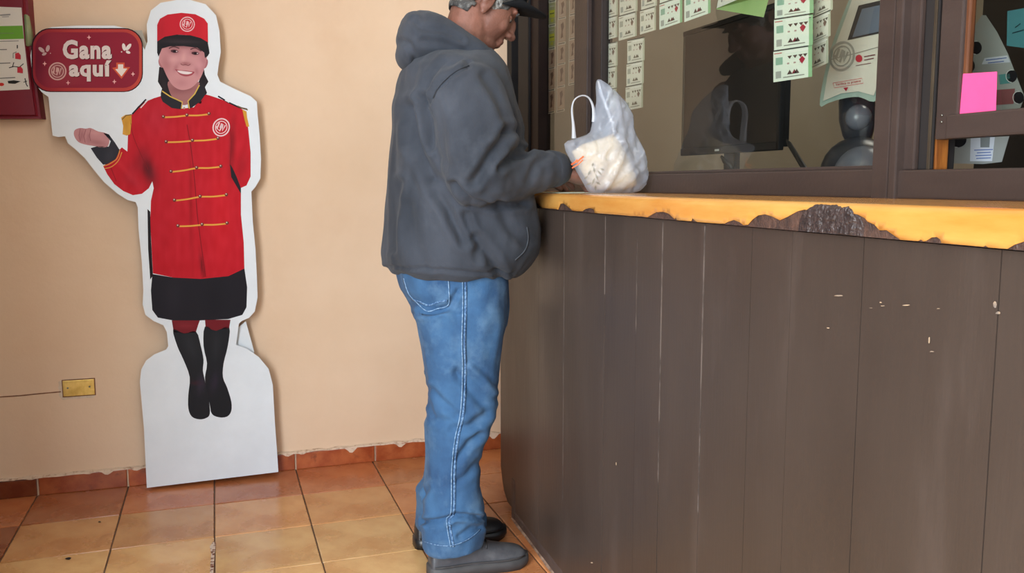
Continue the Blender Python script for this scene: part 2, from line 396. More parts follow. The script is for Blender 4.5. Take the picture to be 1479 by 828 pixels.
# planks
seam_px = [778, 814.5, 873, 919, 955, 1015, 1083, 1141, 1244, 1442]
nrm = Vector((-0.99887, 0.0475, 0)).normalized(); base = Vector((XC(-.78), -.78, 0))
ys = [YE] + [at_pl(px, 450, base, nrm).y for px in seam_px] + [-2.93, -3.12, -3.3]
for i, (ya, yb) in enumerate(zip(ys[:-1], ys[1:])):
    a = Vector((XC(ya), ya, 0)); b = Vector((XC(yb), yb, 0)); L = (b - a).length; d = (b - a).normalized(); g = 0.0009
    inn = Vector((-nrm.x, -nrm.y, 0))
    z0 = 0.035
    if i == 0: out = [(0, .135), (.02, .09), (.045, .058), (.09, z0), (L - g, z0), (L - g, 1.05), (0, 1.05)]
    else: out = [(g, z0), (L - g, z0), (L - g, 1.05), (g, 1.05)]
    bm = bmesh.new(); pr = random.uniform(-.0008, .0008)
    f = [bm.verts.new(a + d * s + Vector((0, 0, z)) - inn * pr) for s, z in out]; bk = [bm.verts.new(a + d * s + Vector((0, 0, z)) + inn * 0.02) for s, z in out]
    n = len(out); ff = bm.faces.new(f); bm.faces.new(bk[::-1])
    for k in range(n): bm.faces.new((f[k], bk[k], bk[(k + 1) % n], f[(k + 1) % n]))
    bmesh.ops.recalc_face_normals(bm, faces=bm.faces[:])
    link('plank', bm_mesh(bm), M_brown, ct)
# filled pale joints on some seams
M_joint = mat('pale_filler', (98, 87, 80), 0.7, c2=(62, 52, 47), scale=30, stretch=(1, 1, .5), lo=.42, hi=.58)
for px, z0, z1 in ((814.5, .25, 1.045), (873, .86, 1.045), (919, .8, 1.0), (955, .5, 1.045), (1015, .5, 1.045)):
    y = at_pl(px, 450, base, nrm).y; x = XC(y)
    bm = bmesh.new(); box_bm(bm, (x - .0006, y - .0013, z0), (x + .004, y + .0013, z1), 0)
    link('joint_filler', bm_mesh(bm), M_joint, ct)
# end panel (faces back wall) and kick
box('end_panel', (XC(YE) + .02, YE - .02, .04), (1.232, YE - .001, 1.05), M_brown, ct)
a = Vector((XC(-.77) + .004, -.77, 0)); b = Vector((XC(-3.3) - .004, -3.3, 0))
vs = []; N_ = 60
prof = [(-.004, .0), (-.004, .028), (-.001, .045), (.006, .055)]
fs = []
for i in range(N_ + 1):
    p = a.lerp(b, i / N_)
    for (o_, z) in prof: vs.append((p.x + o_ + .0006 * noise.noise(Vector((p.y * 12, z * 50, 0))), p.y, z + .003 * noise.noise(Vector((p.y * 8, 3, z)))))
for i in range(N_):
    for k in range(3): q = i * 4 + k; fs.append((q, q + 1, q + 5, q + 4))
link('kick_board', mesh_of(vs, fs), M_kick, ct)
box('end_post', (XC(-.77) - .002, -.80, 0), (XC(-.77) + .05, -.765, .14), M_kick, ct)
# grime line of pale grout along the counter foot
vs = []
for i in range(61):
    p = a.lerp(b, i / 60); w_ = .006 + .003 * noise.noise(Vector((p.y * 10, 0, 0))); vs += [(p.x - .004 - w_, p.y, .0012), (p.x - .003, p.y, .006)]
link('grout_line', mesh_of(vs, [(2 * i, 2 * i + 1, 2 * i + 3, 2 * i + 2) for i in range(60)]), mat('counter_grout', (168, 140, 120), .9, c2=(110, 82, 66), scale=30), ct)
# countertop core
OV = 0.012
def edge_prof(v, inset=0.0):
    """v: distance along the profile from the lower front corner. returns offset outwards from face, z"""
    R = 0.014; H = ZT - ZB - R
    if v < H: o, z, n = OV, ZB + v, (1, 0)
    elif v < H + R * math.pi / 2:
        t = (v - H) / R; o, z, n = OV - R + R * math.cos(t), ZB + H + R * math.sin(t), (math.cos(t), math.sin(t))
    else: o, z, n = OV - R - (v - H - R * math.pi / 2), ZT, (0, 1)
    return o - inset * n[0], z - inset * n[1]
vs = []; fs = []; pv = [0, .012, .024, .030, .034, .038, .042, .046, .052, .06, .12, .30]; NY = 220
for i in range(NY + 1):
    y = YE + .01 - (3.3 + YE + .01) * i / NY
    for v in pv:
        o_, z = edge_prof(v, 0.0022)
        big = max(0.0, 1 - abs(y + 2.42) / .16)
        rg = noise.noise(Vector((y * 60, v * 90, 2))) * .0016 + noise.noise(Vector((y * 160, v * 200, 2))) * .001
        vs.append((XC(y) - o_ + rg * (1 if v < .05 else 0), y, z))
np_ = len(pv)
for i in range(NY):
    for k in range(np_ - 1): q = i * np_ + k; fs.append((q, q + np_, q + np_ + 1, q + 1))
link('top_core', mesh_of(vs, fs), M_core, ct, True)
box('top_underside', (XC(YE) - .008, -3.3, ZB), (1.232, YE + .008, ZB + .002), M_core, ct, 0) if False else None
# veneer with chipped lower edge
chips = [(720, 2), (765, 6), (775, 8), (783, 1), (806, 1), (809, 10), (814, 11), (818, 8), (827, 1), (841, 1), (846, 6), (852, 7), (857, 6), (859, 0), (935, 1), (943, 7), (948, 10), (958, 11), (966, 9), (974, 2), (976, 4), (978, 0), (998, 1), (1000, 6), (1003, 3), (1007, 0), (1046, 1), (1053, 6), (1060, 8), (1068, 6), (1074, 2), (1080, 3), (1086, 12), (1094, 19), (1104, 21), (1114, 19), (1126, 14), (1137, 21), (1150, 30), (1160, 34), (1172, 34), (1182, 36), (1200, 35), (1222, 36), (1238, 34), (1248, 29), (1252, 24), (1262, 21), (1270, 13), (1280, 13), (1288, 9), (1297, 3), (1301, 0), (1326, 1), (1330, 4), (1334, 1), (1338, 3), (1345, 8), (1353, 9), (1358, 7), (1360, 1), (1420, 1), (1424, 3), (1428, 0), (1455, 1), (1465, 9), (1479, 15), (1495, 12), (1510, 2), (1600, 0), (1750, 1)]
low = []
for px, h in chips:
    # y on the edge plane
    p = at_pl(px, 300 + (px - 765) * .075, base + nrm * OV, nrm); dep = (p - CAM).dot(CF)
    low.append((p.y, max(0.0003, h * dep / FPX * 0.92)))
low = [(y, v) for y, v in low if y > -3.29]
outline = [(YE + .012, .0005)] + low + [(-3.3, .0005), (-3.3, .40), (YE + .012, .40)]
dens = [outline[0]]
for q in outline[1:] + [outline[0]]:
    p = dens[-1]; n = max(1, int(abs(q[0] - p[0]) / .02), int(abs(q[1] - p[1]) / .05))
    for k in range(1, n + 1):
        t = k / n; v = p[1] + (q[1] - p[1]) * t
        jag = random.uniform(-.0006, .0006) if .001 < v < .05 else 0
        dens.append((p[0] + (q[0] - p[0]) * t, max(0, v + jag)))
dens.pop()
ext = []
for v in (.010, .020, .0295, .033, .037, .041, .045, .049, .0525, .058, .12, .22):
    pass
pts2 = [(y, v) for y, v in dens]
# structured interior rows so the round nose stays round
rows = [.008, .016, .024, .030, .0335, .037, .0405, .044, .0475, .051, .056, .09, .2, .3]
P2 = [Vector(p) for p in pts2]; E2 = [(i, (i + 1) % len(P2)) for i in range(len(P2))]
for v in rows:
    yy = YE
    while yy > -3.29:
        if inside(yy, v, pts2) and edge_dist(yy, v, pts2) > .0012: P2.append(Vector((yy, v)))
        yy -= .02
vv, ee, ff, *_ = delaunay_2d_cdt(P2, E2, [], 0, 1e-8)
tri = []
for t in ff:
    cx = sum(vv[i].x for i in t) / 3; cy = sum(vv[i].y for i in t) / 3
    if inside(cx, cy, pts2): tri.append(tuple(t))
vs = []
for p in vv:
    y = p.x; o_, z = edge_prof(p.y); vs.append(Vector((min(XC(y) - o_, 1.225), y, z)))
me = mesh_of(vs, tri); bm = bmesh.new(); bm.from_mesh(me); bmesh.ops.recalc_face_normals(bm, faces=bm.faces[:])
if sum(f.normal.z for f in bm.faces) < 0: bmesh.ops.reverse_faces(bm, faces=bm.faces[:])
bm.to_mesh(me); bm.free()
ven = link('top_veneer', me, M_oak, ct, True, 'worn yellow varnished wood edge with chipped lower rim')
sm = ven.modifiers.new('thick', 'SOLIDIFY'); sm.thickness = 0.0018; sm.offset = -1
# torn lumpy patch at the large break
def lumpy(px0, px1, v0, v1, amp, nme, m_, seed=0, nx=60, nv=12):
    ya = at_pl(px0, 320, base + nrm * OV, nrm).y; yb = at_pl(px1, 335, base + nrm * OV, nrm).y; vs = []; fs = []
    for i in range(nx + 1):
        for k in range(nv + 1):
            s = i / nx; t = k / nv; y = ya + (yb - ya) * s; top = v1 * (min(1, 4.2 * min(s, 1 - s)) ** .5 * .9 + .1 + .1 * noise.noise(Vector((y * 40, seed, 0))))
            v = v0 + (top - v0) * t; o_, z = edge_prof(v)
            e = min(1, 6 * min(s, 1 - s), 5 * (1 - t) + .0)
            n_ = noise.fractal(Vector((y * 70, v * 130, seed)), 1.0, 2.0, 4)
            dsp = (.0006 + amp * abs(n_)) * e - .002 * (1 - e); o2, z2 = edge_prof(v, -dsp); vs.append((XC(y) - o2, y, z2))
    for i in range(nx):
        for k in range(nv): q = i * (nv + 1) + k; fs.append((q, q + nv + 1, q + nv + 2, q + 1))
    link(nme, mesh_of(vs, fs), m_, ct, True)
lumpy(1152, 1246, .0005, .046, .0045, 'torn_core_patch', mat('dark_torn_fibre', (66, 54, 52), .28, c2=(46, 38, 38), scale=80, bump=.8, bscale=200, spec=.7), 3, 120, 26)
# small paint chips on the planks
vs = []; fs = []
for px, py, w_, h_ in ((1212, 427, 14, 2.5), (1272, 437, 4, 2), (1275, 442, 6, 1.5), (1309, 441, 12, 2), (1258, 445, 5, 1), (1355, 446, 6, 1), (1196, 474, 5, 2), (855, 813, 5, 2), (1437, 440, 5, 14), (1442, 452, 8, 4), (1342, 492, 3, 12), (1346, 508, 8, 2), (890, 670, 2, 6)):
    b0 = len(vs); n = 7; c_ = [(px + w_ / 2 * math.cos(t) * random.uniform(.7, 1.2), py + h_ / 2 * math.sin(t) * random.uniform(.6, 1.2)) for t in [2 * math.pi * k / n for k in range(n)]]
    vs += [at_pl(x, y, base + nrm * .0022, nrm) for x, y in c_]; fs.append(tuple(range(b0, b0 + n)))
o = link('paint_chips', mesh_of(vs, fs), mat('bare_wood_chip', (176, 150, 120), .7, c2=(120, 108, 98), scale=60), ct); o['kind'] = 'stuff'

# ------------------------------------------------------------------ cardboard figure
PN = Vector((0, -1, 0.006)).normalized(); PP = Vector((-0.3, -0.08, 0))
PN.rotate(Matrix.Rotation(math.radians(2.0), 3, 'Z')) if False else None
def cutp(px, py, off=0.0): return at_pl(px, py, PP + PN * off, PN)
figr = empty('cardboard_figure', (-0.2, -0.07, 0), 'life-size cardboard cutout of a smiling attendant in red uniform, leaning on peach wall', 'cardboard cutout')
BO = [(212, 705), (208, 620), (202, 552), (204, 534), (211, 521), (223, 512), (240, 505), (243, 500), (241, 480), (236, 470), (222, 464), (210, 455), (206, 440), (207, 420), (205, 380), (200, 330), (199, 300), (196, 292), (184, 289), (170, 280), (150, 263), (136, 246), (122, 228), (108, 215), (98, 207), (94, 197), (84, 198), (76, 196), (70, 140), (60, 133), (52, 122), (46, 104), (44, 80), (48, 58), (57, 45), (75, 39), (110, 37), (165, 37), (188, 42), (201, 55), (209, 72), (213, 60), (212, 35), (218, 15), (232, 4), (255, 0), (275, 0), (297, 6), (312, 22), (317, 45), (318, 62), (319, 75), (316, 92), (314, 108), (318, 118), (340, 129), (362, 139), (371, 147), (372, 165), (375, 195), (377, 230), (376, 258), (369, 270), (363, 277), (365, 320), (369, 360), (371, 400), (372, 430), (368, 450), (360, 459), (349, 464), (345, 468), (341, 498), (357, 504), (374, 516), (388, 533), (394, 556), (397, 610), (400, 650), (402, 682)]
def solid_board(name, outl, thick, mf, me_, parent, fn, off=0.0, smoothc=True):
    o2 = [(p[0], p[1]) for p in outl]; v, t = cdt(o2, 0)
    n = len(v); vs = [fn(p.x, p.y, off + thick) for p in v] + [fn(p.x, p.y, off) for p in v]; fs = []; mi = []
    for a_, b_, c_ in t: fs.append((a_, c_, b_)); mi.append(0); fs.append((a_ + n, b_ + n, c_ + n)); mi.append(1)
    ed = {}
    for a_, b_, c_ in t:
        for e in ((a_, b_), (b_, c_), (c_, a_)): ed[e] = 1
    for (a_, b_) in ed:
        if (b_, a_) not in ed: fs.append((a_, b_, b_ + n, a_ + n)); mi.append(1)
    me = mesh_of(vs, fs, name, mi); bm = bmesh.new(); bm.from_mesh(me); bmesh.ops.recalc_face_normals(bm, faces=bm.faces[:]); bm.to_mesh(me); bm.free()
    return link(name, me, [mf, me_], parent)
solid_board('board', BO, 0.010, M_board, M_boardedge, figr, cutp, -0.010)
solid_board('back_strut', [(343, 474), (355, 464), (367, 508), (352, 640), (330, 660), (330, 480)], 0.004, M_board, M_boardedge, figr, cutp, -0.03)
solid_board('back_strut', [(168, 44), (205, 44), (214, 70), (214, 200), (168, 200)], 0.003, mat('grey_card', (180, 172, 156), .7, c2=(170, 162, 148)), M_boardedge, figr, cutp, -0.018)
def mixc(a, b, t): return tuple(a[i] + (b[i] - a[i]) * t for i in range(3))
def prt(name, pts, col, layer=1, shades=(), step=0, curve=0, parent=figr, fn=cutp, jit=0, label=None, m_=None):
    """one printed area; shades: (cx, cy, rx, ry, angle_deg, colour, strength, power)"""
    pl = [(p[0], p[1]) for p in (catmull([Vector((p[0], p[1])) for p in pts], curve, True) if curve else [Vector(p) for p in pts])]
    v, t = cdt(pl, step); cols = []
    for p in v:
        c = col
        for (cx, cy, rx, ry, an, sc, stg) in shades:
            ca, sa = math.cos(math.radians(an)), math.sin(math.radians(an)); dx, dy = p.x - cx, p.y - cy
            u = (dx * ca + dy * sa) / rx; w_ = (-dx * sa + dy * ca) / ry; c = mixc(c, sc, stg * math.exp(-(u * u + w_ * w_)))
        if jit: c = tuple(max(0, k + jit * noise.noise(Vector((p.x * .15, p.y * .05, layer)))) for k in c)
        cols.append(rgb(c))
    me = mesh_of([fn(p.x, p.y, 0.0003 * layer) for p in v], [q[::-1] for q in t], name); color_attr(me, cols)
    return link(name, me, m_ or M_print, parent, False, label)
def disc(cx, cy, rx, ry=None, n=20, an=0):
    ry = ry or rx; ca, sa = math.cos(math.radians(an)), math.sin(math.radians(an))
    return [(cx + rx * math.cos(2 * math.pi * k / n) * ca - ry * math.sin(2 * math.pi * k / n) * sa, cy + rx * math.cos(2 * math.pi * k / n) * sa + ry * math.sin(2 * math.pi * k / n) * ca) for k in range(n)]
def strokes(name, lines, wd, col, layer, parent, fn=cutp, shade=None, m_=None):
    if name in ('printed_brow', 'shoulder_strap', 'strap_edge', 'tassel_edge', 'collar_braid', 'cuff_braid', 'jacket_seam', 'label_pictogram', 'label_lines', 'label_heading', 'printed_finger_line') and len(lines) > 1:
        for i, l in enumerate(lines): strokes(name, [l], wd[i] if isinstance(wd, (list, tuple)) else wd, col, layer, parent, fn, shade, m_)
        return None
    vs = []; fs = []
    for li, ln in enumerate(lines):
        ln = [Vector((p[0], p[1])) for p in ln]; b0 = len(vs); n = len(ln); w2 = wd[li] if isinstance(wd, (list, tuple)) else wd
        for i, p in enumerate(ln):
            t = (ln[min(i + 1, n - 1)] - ln[max(i - 1, 0)]); t = t.normalized() if t.length > 0 else Vector((1, 0)); nn = Vector((-t.y, t.x)) * w2 / 2
            vs += [fn(p.x + nn.x, p.y + nn.y, 0.0003 * layer), fn(p.x - nn.x, p.y - nn.y, 0.0003 * layer)]
        fs += [(b0 + 2 * i, b0 + 2 * i + 2, b0 + 2 * i + 3, b0 + 2 * i + 1) for i in range(n - 1)]
    me = mesh_of(vs, fs, name); color_attr(me, [rgb(col)] * len(vs)); return link(name, me, m_ or M_print, parent)
def logo(cx, cy, r, col, bg, layer, parent, fn=cutp, an=15, sq=1.0):
    ring = lambda q: [(x, y) for x, y in disc(cx, cy, q * r * sq, q * r, 28, an)] + [disc(cx, cy, q * r * sq, q * r, 28, an)[0]]
    ca, sa = math.cos(math.radians(an)), math.sin(math.radians(an))
    def T_(p): return (cx + (p[0] * ca * sq - p[1] * sa) * r, cy + (p[0] * sa * sq + p[1] * ca) * r)
    if bg: prt('badge_disc', disc(cx, cy, r * sq, r, 28, an), bg, layer, parent=parent, fn=fn)
    ls = [[T_(p) for p in l] for l in ([(-.42, -.4), (-.38, .3), (0, .42), (0.02, -.38)], [(-.12, -.42), (-.1, .1)], [(0.02, -.38), (.3, .3), (.34, -.4)], [(-.55, .1), (-.38, .3)])]
    return strokes('printed_logo', [ring(.93), ring(.66)] + ls, [r * .14, r * .09] + [r * .15] * 4, col, layer + 1, parent, fn)
DR = (120, 14, 26)
RED = (192, 22, 38)
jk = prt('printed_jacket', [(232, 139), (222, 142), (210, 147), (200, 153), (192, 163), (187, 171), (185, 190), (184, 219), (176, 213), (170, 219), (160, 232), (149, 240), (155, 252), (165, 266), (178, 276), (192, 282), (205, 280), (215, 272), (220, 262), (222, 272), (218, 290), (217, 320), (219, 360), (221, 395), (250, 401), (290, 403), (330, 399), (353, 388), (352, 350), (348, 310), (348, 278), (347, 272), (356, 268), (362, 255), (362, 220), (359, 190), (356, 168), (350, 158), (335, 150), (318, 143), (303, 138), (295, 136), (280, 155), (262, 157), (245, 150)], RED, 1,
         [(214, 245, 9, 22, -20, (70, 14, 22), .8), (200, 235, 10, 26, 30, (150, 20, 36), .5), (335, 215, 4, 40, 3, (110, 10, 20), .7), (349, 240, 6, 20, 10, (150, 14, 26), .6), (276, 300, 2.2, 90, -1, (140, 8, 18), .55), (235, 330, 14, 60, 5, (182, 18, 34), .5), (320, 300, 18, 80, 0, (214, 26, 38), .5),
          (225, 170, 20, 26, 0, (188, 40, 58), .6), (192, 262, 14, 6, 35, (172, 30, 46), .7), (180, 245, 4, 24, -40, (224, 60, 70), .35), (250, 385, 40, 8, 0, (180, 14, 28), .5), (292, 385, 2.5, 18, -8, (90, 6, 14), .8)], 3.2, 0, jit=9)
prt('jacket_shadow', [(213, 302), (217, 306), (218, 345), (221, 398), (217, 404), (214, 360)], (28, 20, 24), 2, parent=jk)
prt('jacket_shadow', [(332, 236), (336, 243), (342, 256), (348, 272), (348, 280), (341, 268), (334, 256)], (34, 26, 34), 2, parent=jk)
strokes('jacket_seam', [catmull([Vector(p) for p in ((270, 180), (276, 215), (281, 260), (285, 310), (290, 350), (297, 400))], 5), catmull([Vector(p) for p in ((332, 178), (334, 210), (332, 240))], 5), catmull([Vector(p) for p in ((188, 172), (192, 195), (202, 220), (214, 245))], 5), catmull([Vector(p) for p in ((160, 242), (168, 262))], 3)], [1.1, .9, .8, .8], (130, 12, 24), 3, jk)
prt('printed_skirt', [(220, 396), (250, 401), (290, 403), (330, 399), (353, 388), (357, 415), (356, 444), (350, 455), (330, 461), (290, 463), (250, 463), (228, 459), (220, 448), (218, 420)], (30, 27, 34), 1, [(250, 430, 12, 30, 0, (44, 40, 48), .5), (310, 430, 12, 30, 0, (22, 20, 26), .5)], 8)
for side, pts in (('l', [(248, 463), (289, 462), (286, 470), (283, 480), (266, 482), (251, 480)]), ('r', [(296, 462), (333, 462), (331, 474), (312, 478), (297, 474)])):
    prt('printed_stocking', pts, (112, 26, 34), 1, [(268, 470, 16, 5, 0, (150, 50, 56), .5)], 6)
prt('printed_boot', [(250, 476), (266, 482), (283, 479), (290, 500), (294, 520), (293, 535), (296, 550), (302, 580), (303, 598), (298, 604), (288, 606), (277, 602), (272, 590), (272, 570), (274, 545), (265, 520), (256, 500)], (34, 34, 38), 1, [(290, 555, 5, 14, 10, (66, 54, 74), .6), (280, 552, 8, 2, 5, (90, 30, 40), .7), (275, 500, 8, 20, -20, (48, 50, 54), .6)], 5, 3)
prt('printed_boot', [(296, 472), (312, 478), (331, 472), (329, 500), (323, 525), (322, 545), (328, 560), (334, 580), (334, 594), (328, 602), (316, 603), (306, 598), (303, 585), (298, 560), (296, 545), (299, 525), (294, 500)], (32, 32, 36), 1, [(310, 552, 5, 14, 10, (58, 46, 66), .6), (312, 500, 6, 22, 5, (46, 48, 52), .6)], 5, 3)
# collar, hair, face
prt('printed_braid', [(230, 97), (228, 118), (234, 128), (232, 136), (250, 150), (262, 148), (258, 130), (246, 112), (240, 96)], (38, 30, 34), 1, jit=16, step=3)
prt('printed_braid', [(294, 96), (290, 110), (282, 132), (272, 146), (290, 150), (299, 134), (296, 126), (301, 118), (296, 108)], (38, 30, 34), 1, jit=16, step=3)
FACE = [(231, 78), (230, 88), (236, 99), (242, 112), (250, 124), (262, 130), (276, 127), (288, 115), (294, 102), (298, 88), (298, 76), (290, 62), (262, 58), (238, 62)]
prt('printed_neck', [(246, 116), (244, 130), (252, 144), (266, 152), (280, 144), (284, 130), (286, 118)], (168, 112, 112), 2, [(264, 128, 18, 6, -5, (132, 78, 82), .8)], 4, 4)
face = prt('printed_face', FACE, (206, 148, 150), 3, [(240, 92, 8, 14, 0, (178, 116, 120), .7), (294, 92, 6, 16, 0, (176, 112, 120), .7), (264, 66, 34, 5, 2, (150, 96, 98), .8), (250, 86, 7, 5, 0, (222, 166, 166), .7), (288, 94, 7, 6, 0, (216, 156, 160), .7), (265, 84, 3, 8, 8, (226, 172, 170), .6), (268, 92, 7, 2.4, 5, (158, 96, 100), .9), (262, 120, 10, 6, 0, (188, 126, 130), .6), (252, 74, 8, 4, 4, (150, 92, 98), .75), (282, 76, 8, 4, 4, (150, 92, 98), .75), (254, 98, 3, 6, 25, (170, 106, 112), .6), (284, 103, 3, 6, -10, (170, 106, 112), .6)], 2.0, 4)
for cx, cy in ((252, 74), (282, 77)):
    prt('printed_eye', disc(cx, cy, 5.6, 2.3, 14, 6), (78, 42, 48), 4, parent=face); prt('printed_pupil', disc(cx, cy + .2, 2.2, 1.9, 12), (36, 20, 26), 5, parent=face)
    prt('printed_glint', disc(cx + 3.2, cy + .3, 1.3, .8, 8), (214, 190, 192), 6, parent=face)
strokes('printed_brow', [catmull([Vector(p) for p in ((244, 70), (251, 67.5), (259, 70))], 4), catmull([Vector(p) for p in ((275, 71.5), (282, 69.5), (291, 74))], 4)], 1.7, (96, 58, 62), 4, face)
strokes('printed_nostril', [catmull([Vector(p) for p in ((261, 92), (264, 94), (268, 93.5), (272, 94.5), (275, 92.5))], 4)], 1.0, (130, 72, 76), 4, face)
prt('printed_lips', [(253, 100), (260, 101.5), (268, 102), (275, 103), (281, 104), (277, 108.5), (269, 110.5), (261, 108.5), (256, 104)], (166, 76, 86), 4, parent=face, curve=3)
prt('printed_teeth', [(256, 102), (264, 102.6), (272, 103.6), (278, 104.8), (272, 107.4), (264, 106.8), (259, 105)], (238, 224, 224), 5, parent=face, curve=3)
prt('printed_ear', disc(232.5, 91, 3.4, 7, 14, -15), (180, 118, 122), 2); prt('printed_ear', disc(297, 92, 3, 7, 14, 15), (176, 112, 118), 2)
prt('printed_collar', [(233, 131), (244, 139), (262, 148), (262, 158), (248, 156), (235, 147), (232, 140)], (38, 36, 42), 4)
prt('printed_collar', [(288, 122), (296, 128), (297, 136), (290, 146), (278, 155), (272, 158), (271, 148), (280, 138)], (38, 36, 42), 4)
strokes('collar_braid', [[(234, 131.5), (246, 139.5), (263.5, 147.5), (262, 157)], [(288, 123), (281, 136), (271.5, 146), (273.5, 157)]], 1.7, (216, 182, 84), 5, figr)
prt('printed_button', disc(266, 156, 1.6), (190, 160, 140), 5)
# cap
cap_ = prt('printed_cap', [(227, 64), (227, 36), (231, 27), (242, 21), (262, 18.5), (282, 20.5), (295, 27), (300, 34), (300.5, 62), (290, 55), (275, 51), (258, 50), (240, 53), (231, 59)], (200, 30, 46), 4, [(232, 45, 6, 20, 0, (178, 28, 42), .6), (296, 48, 6, 20, 0, (222, 40, 50), .5)], 5)
prt('printed_cap_visor', [(227, 60), (238, 53), (255, 50), (275, 51), (290, 55), (300, 61), (302, 72), (302.5, 77), (300, 81), (296, 84), (295, 76), (285, 69), (265, 66.5), (245, 67), (234, 70), (229, 82), (227, 76)], (30, 26, 30), 5, [(262, 60, 30, 3, 2, (66, 52, 56), .7)], 3, parent=cap_)
logo(270.5, 35, 11, (236, 190, 194), None, 5, cap_)
# badge
logo(319.5, 184, 13.5, (238, 206, 210), None, 3, jk, an=25, sq=.92)
# hand and cuff
prt('printed_hand', [(107, 196), (108, 188), (116, 185), (124, 186), (131, 185), (142, 190), (152, 192), (158, 197), (156, 211), (146, 213), (136, 211), (124, 209), (113, 205)], (196, 140, 142), 2, [(118, 196, 3, 9, 10, (160, 102, 108), .6), (128, 196, 2, 9, 5, (164, 106, 112), .5), (140, 206, 14, 4, 10, (164, 108, 112), .7), (136, 192, 10, 3, 8, (216, 160, 160), .6)], 2.2, 3)
strokes('printed_finger_line', [[(116, 186), (114, 196), (116, 204)], [(124, 187), (121, 197), (123, 206)], [(131, 187), (129, 196), (131, 204)]], .8, (150, 92, 98), 3, figr)
prt('printed_cuff', [(149, 192), (157, 194), (166, 206), (173, 217), (167, 230), (155, 237), (149, 238), (140, 228), (131, 214), (142, 211), (157, 212), (160, 204)], (46, 46, 54), 2, [(158, 225, 6, 10, 20, (66, 66, 74), .5)], 4)
strokes('cuff_braid', [catmull([Vector(p) for p in ((173, 217), (169, 229), (158, 237), (149, 240))], 4), catmull([Vector(p) for p in ((176, 220), (171, 232), (161, 241), (151, 243.5))], 4)], 1.3, (222, 150, 70), 3, figr)
# epaulettes
strokes('shoulder_strap', [[(211, 143.5), (200, 155), (191, 165)], [(315, 139), (330, 148), (345, 155), (357, 158)]], 2.2, (28, 28, 36), 3, figr)
strokes('strap_edge', [[(214, 144), (203, 156)], [(325, 144.5), (331, 148)]], 1.4, (226, 226, 230), 4, figr)
for pts, nm in (([(175, 170), (181, 166), (190, 165), (190, 178), (188, 194), (183, 196), (177, 194), (178, 182)], 'a'), ([(350, 158), (356, 161), (357, 170), (360, 183), (356, 183), (353, 172)], 'b')):
    prt('printed_tassel', pts, (214, 158, 58), 3, [(182, 185, 3, 12, 0, (176, 122, 40), .5)], 3, jit=20)
strokes('tassel_edge', [[(176, 173), (182, 167), (190, 165.5)], [(343, 153), (352, 157), (358, 159)]], 1.4, (120, 96, 60), 4, figr)
# frogging
for (a_, b_, c_) in (((236, 169.5), (270, 167), (302, 165)), ((240, 205.5), (278, 203.5), (315, 200.5)), ((247, 248.5), (284, 243), (319, 241)), ((252, 290), (289, 284.5), (327, 282)), ((257, 327), (292, 325), (328, 323))):
    strokes('printed_frogging', [catmull([Vector(a_), Vector(((a_[0] + b_[0]) / 2, (a_[1] + b_[1]) / 2 + .6)), Vector(b_), Vector(((c_[0] + b_[0]) / 2, (c_[1] + b_[1]) / 2 + .8)), Vector(c_)], 4)], 2.3, (232, 164, 70), 4, jk)
    for q in (a_, b_, c_):
        prt('printed_button', disc(q[0], q[1] - .8, 2.5), (112, 52, 44), 5, parent=jk); prt('printed_button_glint', disc(q[0] - .5, q[1] - 1.6, 1.0, n=8), (226, 196, 184), 6, parent=jk)
# speech sign
def rrect(x0, y0, x1, y1, r, n=7, sk=0.0):
    out = []
    for cx, cy, a0 in ((x1 - r, y0 + r, -90), (x1 - r, y1 - r, 0), (x0 + r, y1 - r, 90), (x0 + r, y0 + r, 180)):
        for k in range(n + 1):
            a = math.radians(a0 + 90 * k / n); out.append((cx + r * math.cos(a), cy + r * math.sin(a) + sk * (cx - x0)))
    return out
sg = prt('sign_border', rrect(45.5, 40.5, 206.5, 133, 27), (44, 14, 24), 1)
prt('sign_rim', rrect(47.5, 42, 205, 131.8, 26), (186, 62, 56), 2, [(60, 86, 30, 60, 0, (120, 22, 44), .8), (200, 90, 14, 60, 0, (204, 82, 60), .6)], 6, parent=sg)
prt('sign_field', rrect(51, 46.5, 201, 127, 23), (142, 30, 52), 3, [(54, 86, 16, 50, 0, (92, 12, 38), .8), (90, 110, 34, 24, 0, (156, 62, 70), .6), (78, 60, 26, 22, 0, (150, 54, 66), .5), (170, 70, 30, 30, 0, (150, 28, 50), .5)], 6, parent=sg)
def text(name, s, x0, y0, x1, y1, col, layer, parent, fn=cutp, bold=0.02, slant=0.0, m_=None, edge=None):
    """flat lettering fitted in the box x0..x1, y0 (top) .. y1 (bottom)"""
    cu = bpy.data.curves.new('t', 'FONT'); cu.body = s; cu.offset = bold; cu.space_character = 1.12; cu.resolution_u = 3; o = bpy.data.objects.new('t', cu); COL.objects.link(o)
    dg = bpy.context.evaluated_depsgraph_get(); me = bpy.data.meshes.new_from_object(o.evaluated_get(dg)); bpy.data.objects.remove(o)
    xs = [v.co.x for v in me.vertices]; yv = [v.co.y for v in me.vertices]; ax, bx, ay, by = min(xs), max(xs), min(yv), max(yv)
    for v in me.vertices:
        u = (v.co.x - ax) / (bx - ax); w_ = (v.co.y - ay) / (by - ay); v.co = fn(x0 + (x1 - x0) * u, y1 + (y0 - y1) * w_ + slant * (u - .5) * (x1 - x0), 0.0003 * layer)
    me.materials.clear()
    color_attr(me, [rgb(col)] * len(me.vertices)); return link(name, me, m_ or M_print, parent)
text('sign_lettering', 'Gana', 91.6, 58.3, 162.6, 86.3, (86, 10, 30), 4, sg, bold=.046)
text('sign_lettering', 'aquí', 100.6, 88, 162, 118.5, (86, 10, 30), 4, sg, bold=.046)
text('sign_lettering', 'Gana', 90.5, 57.5, 161.5, 85.5, (226, 212, 208), 5, sg, bold=.044)
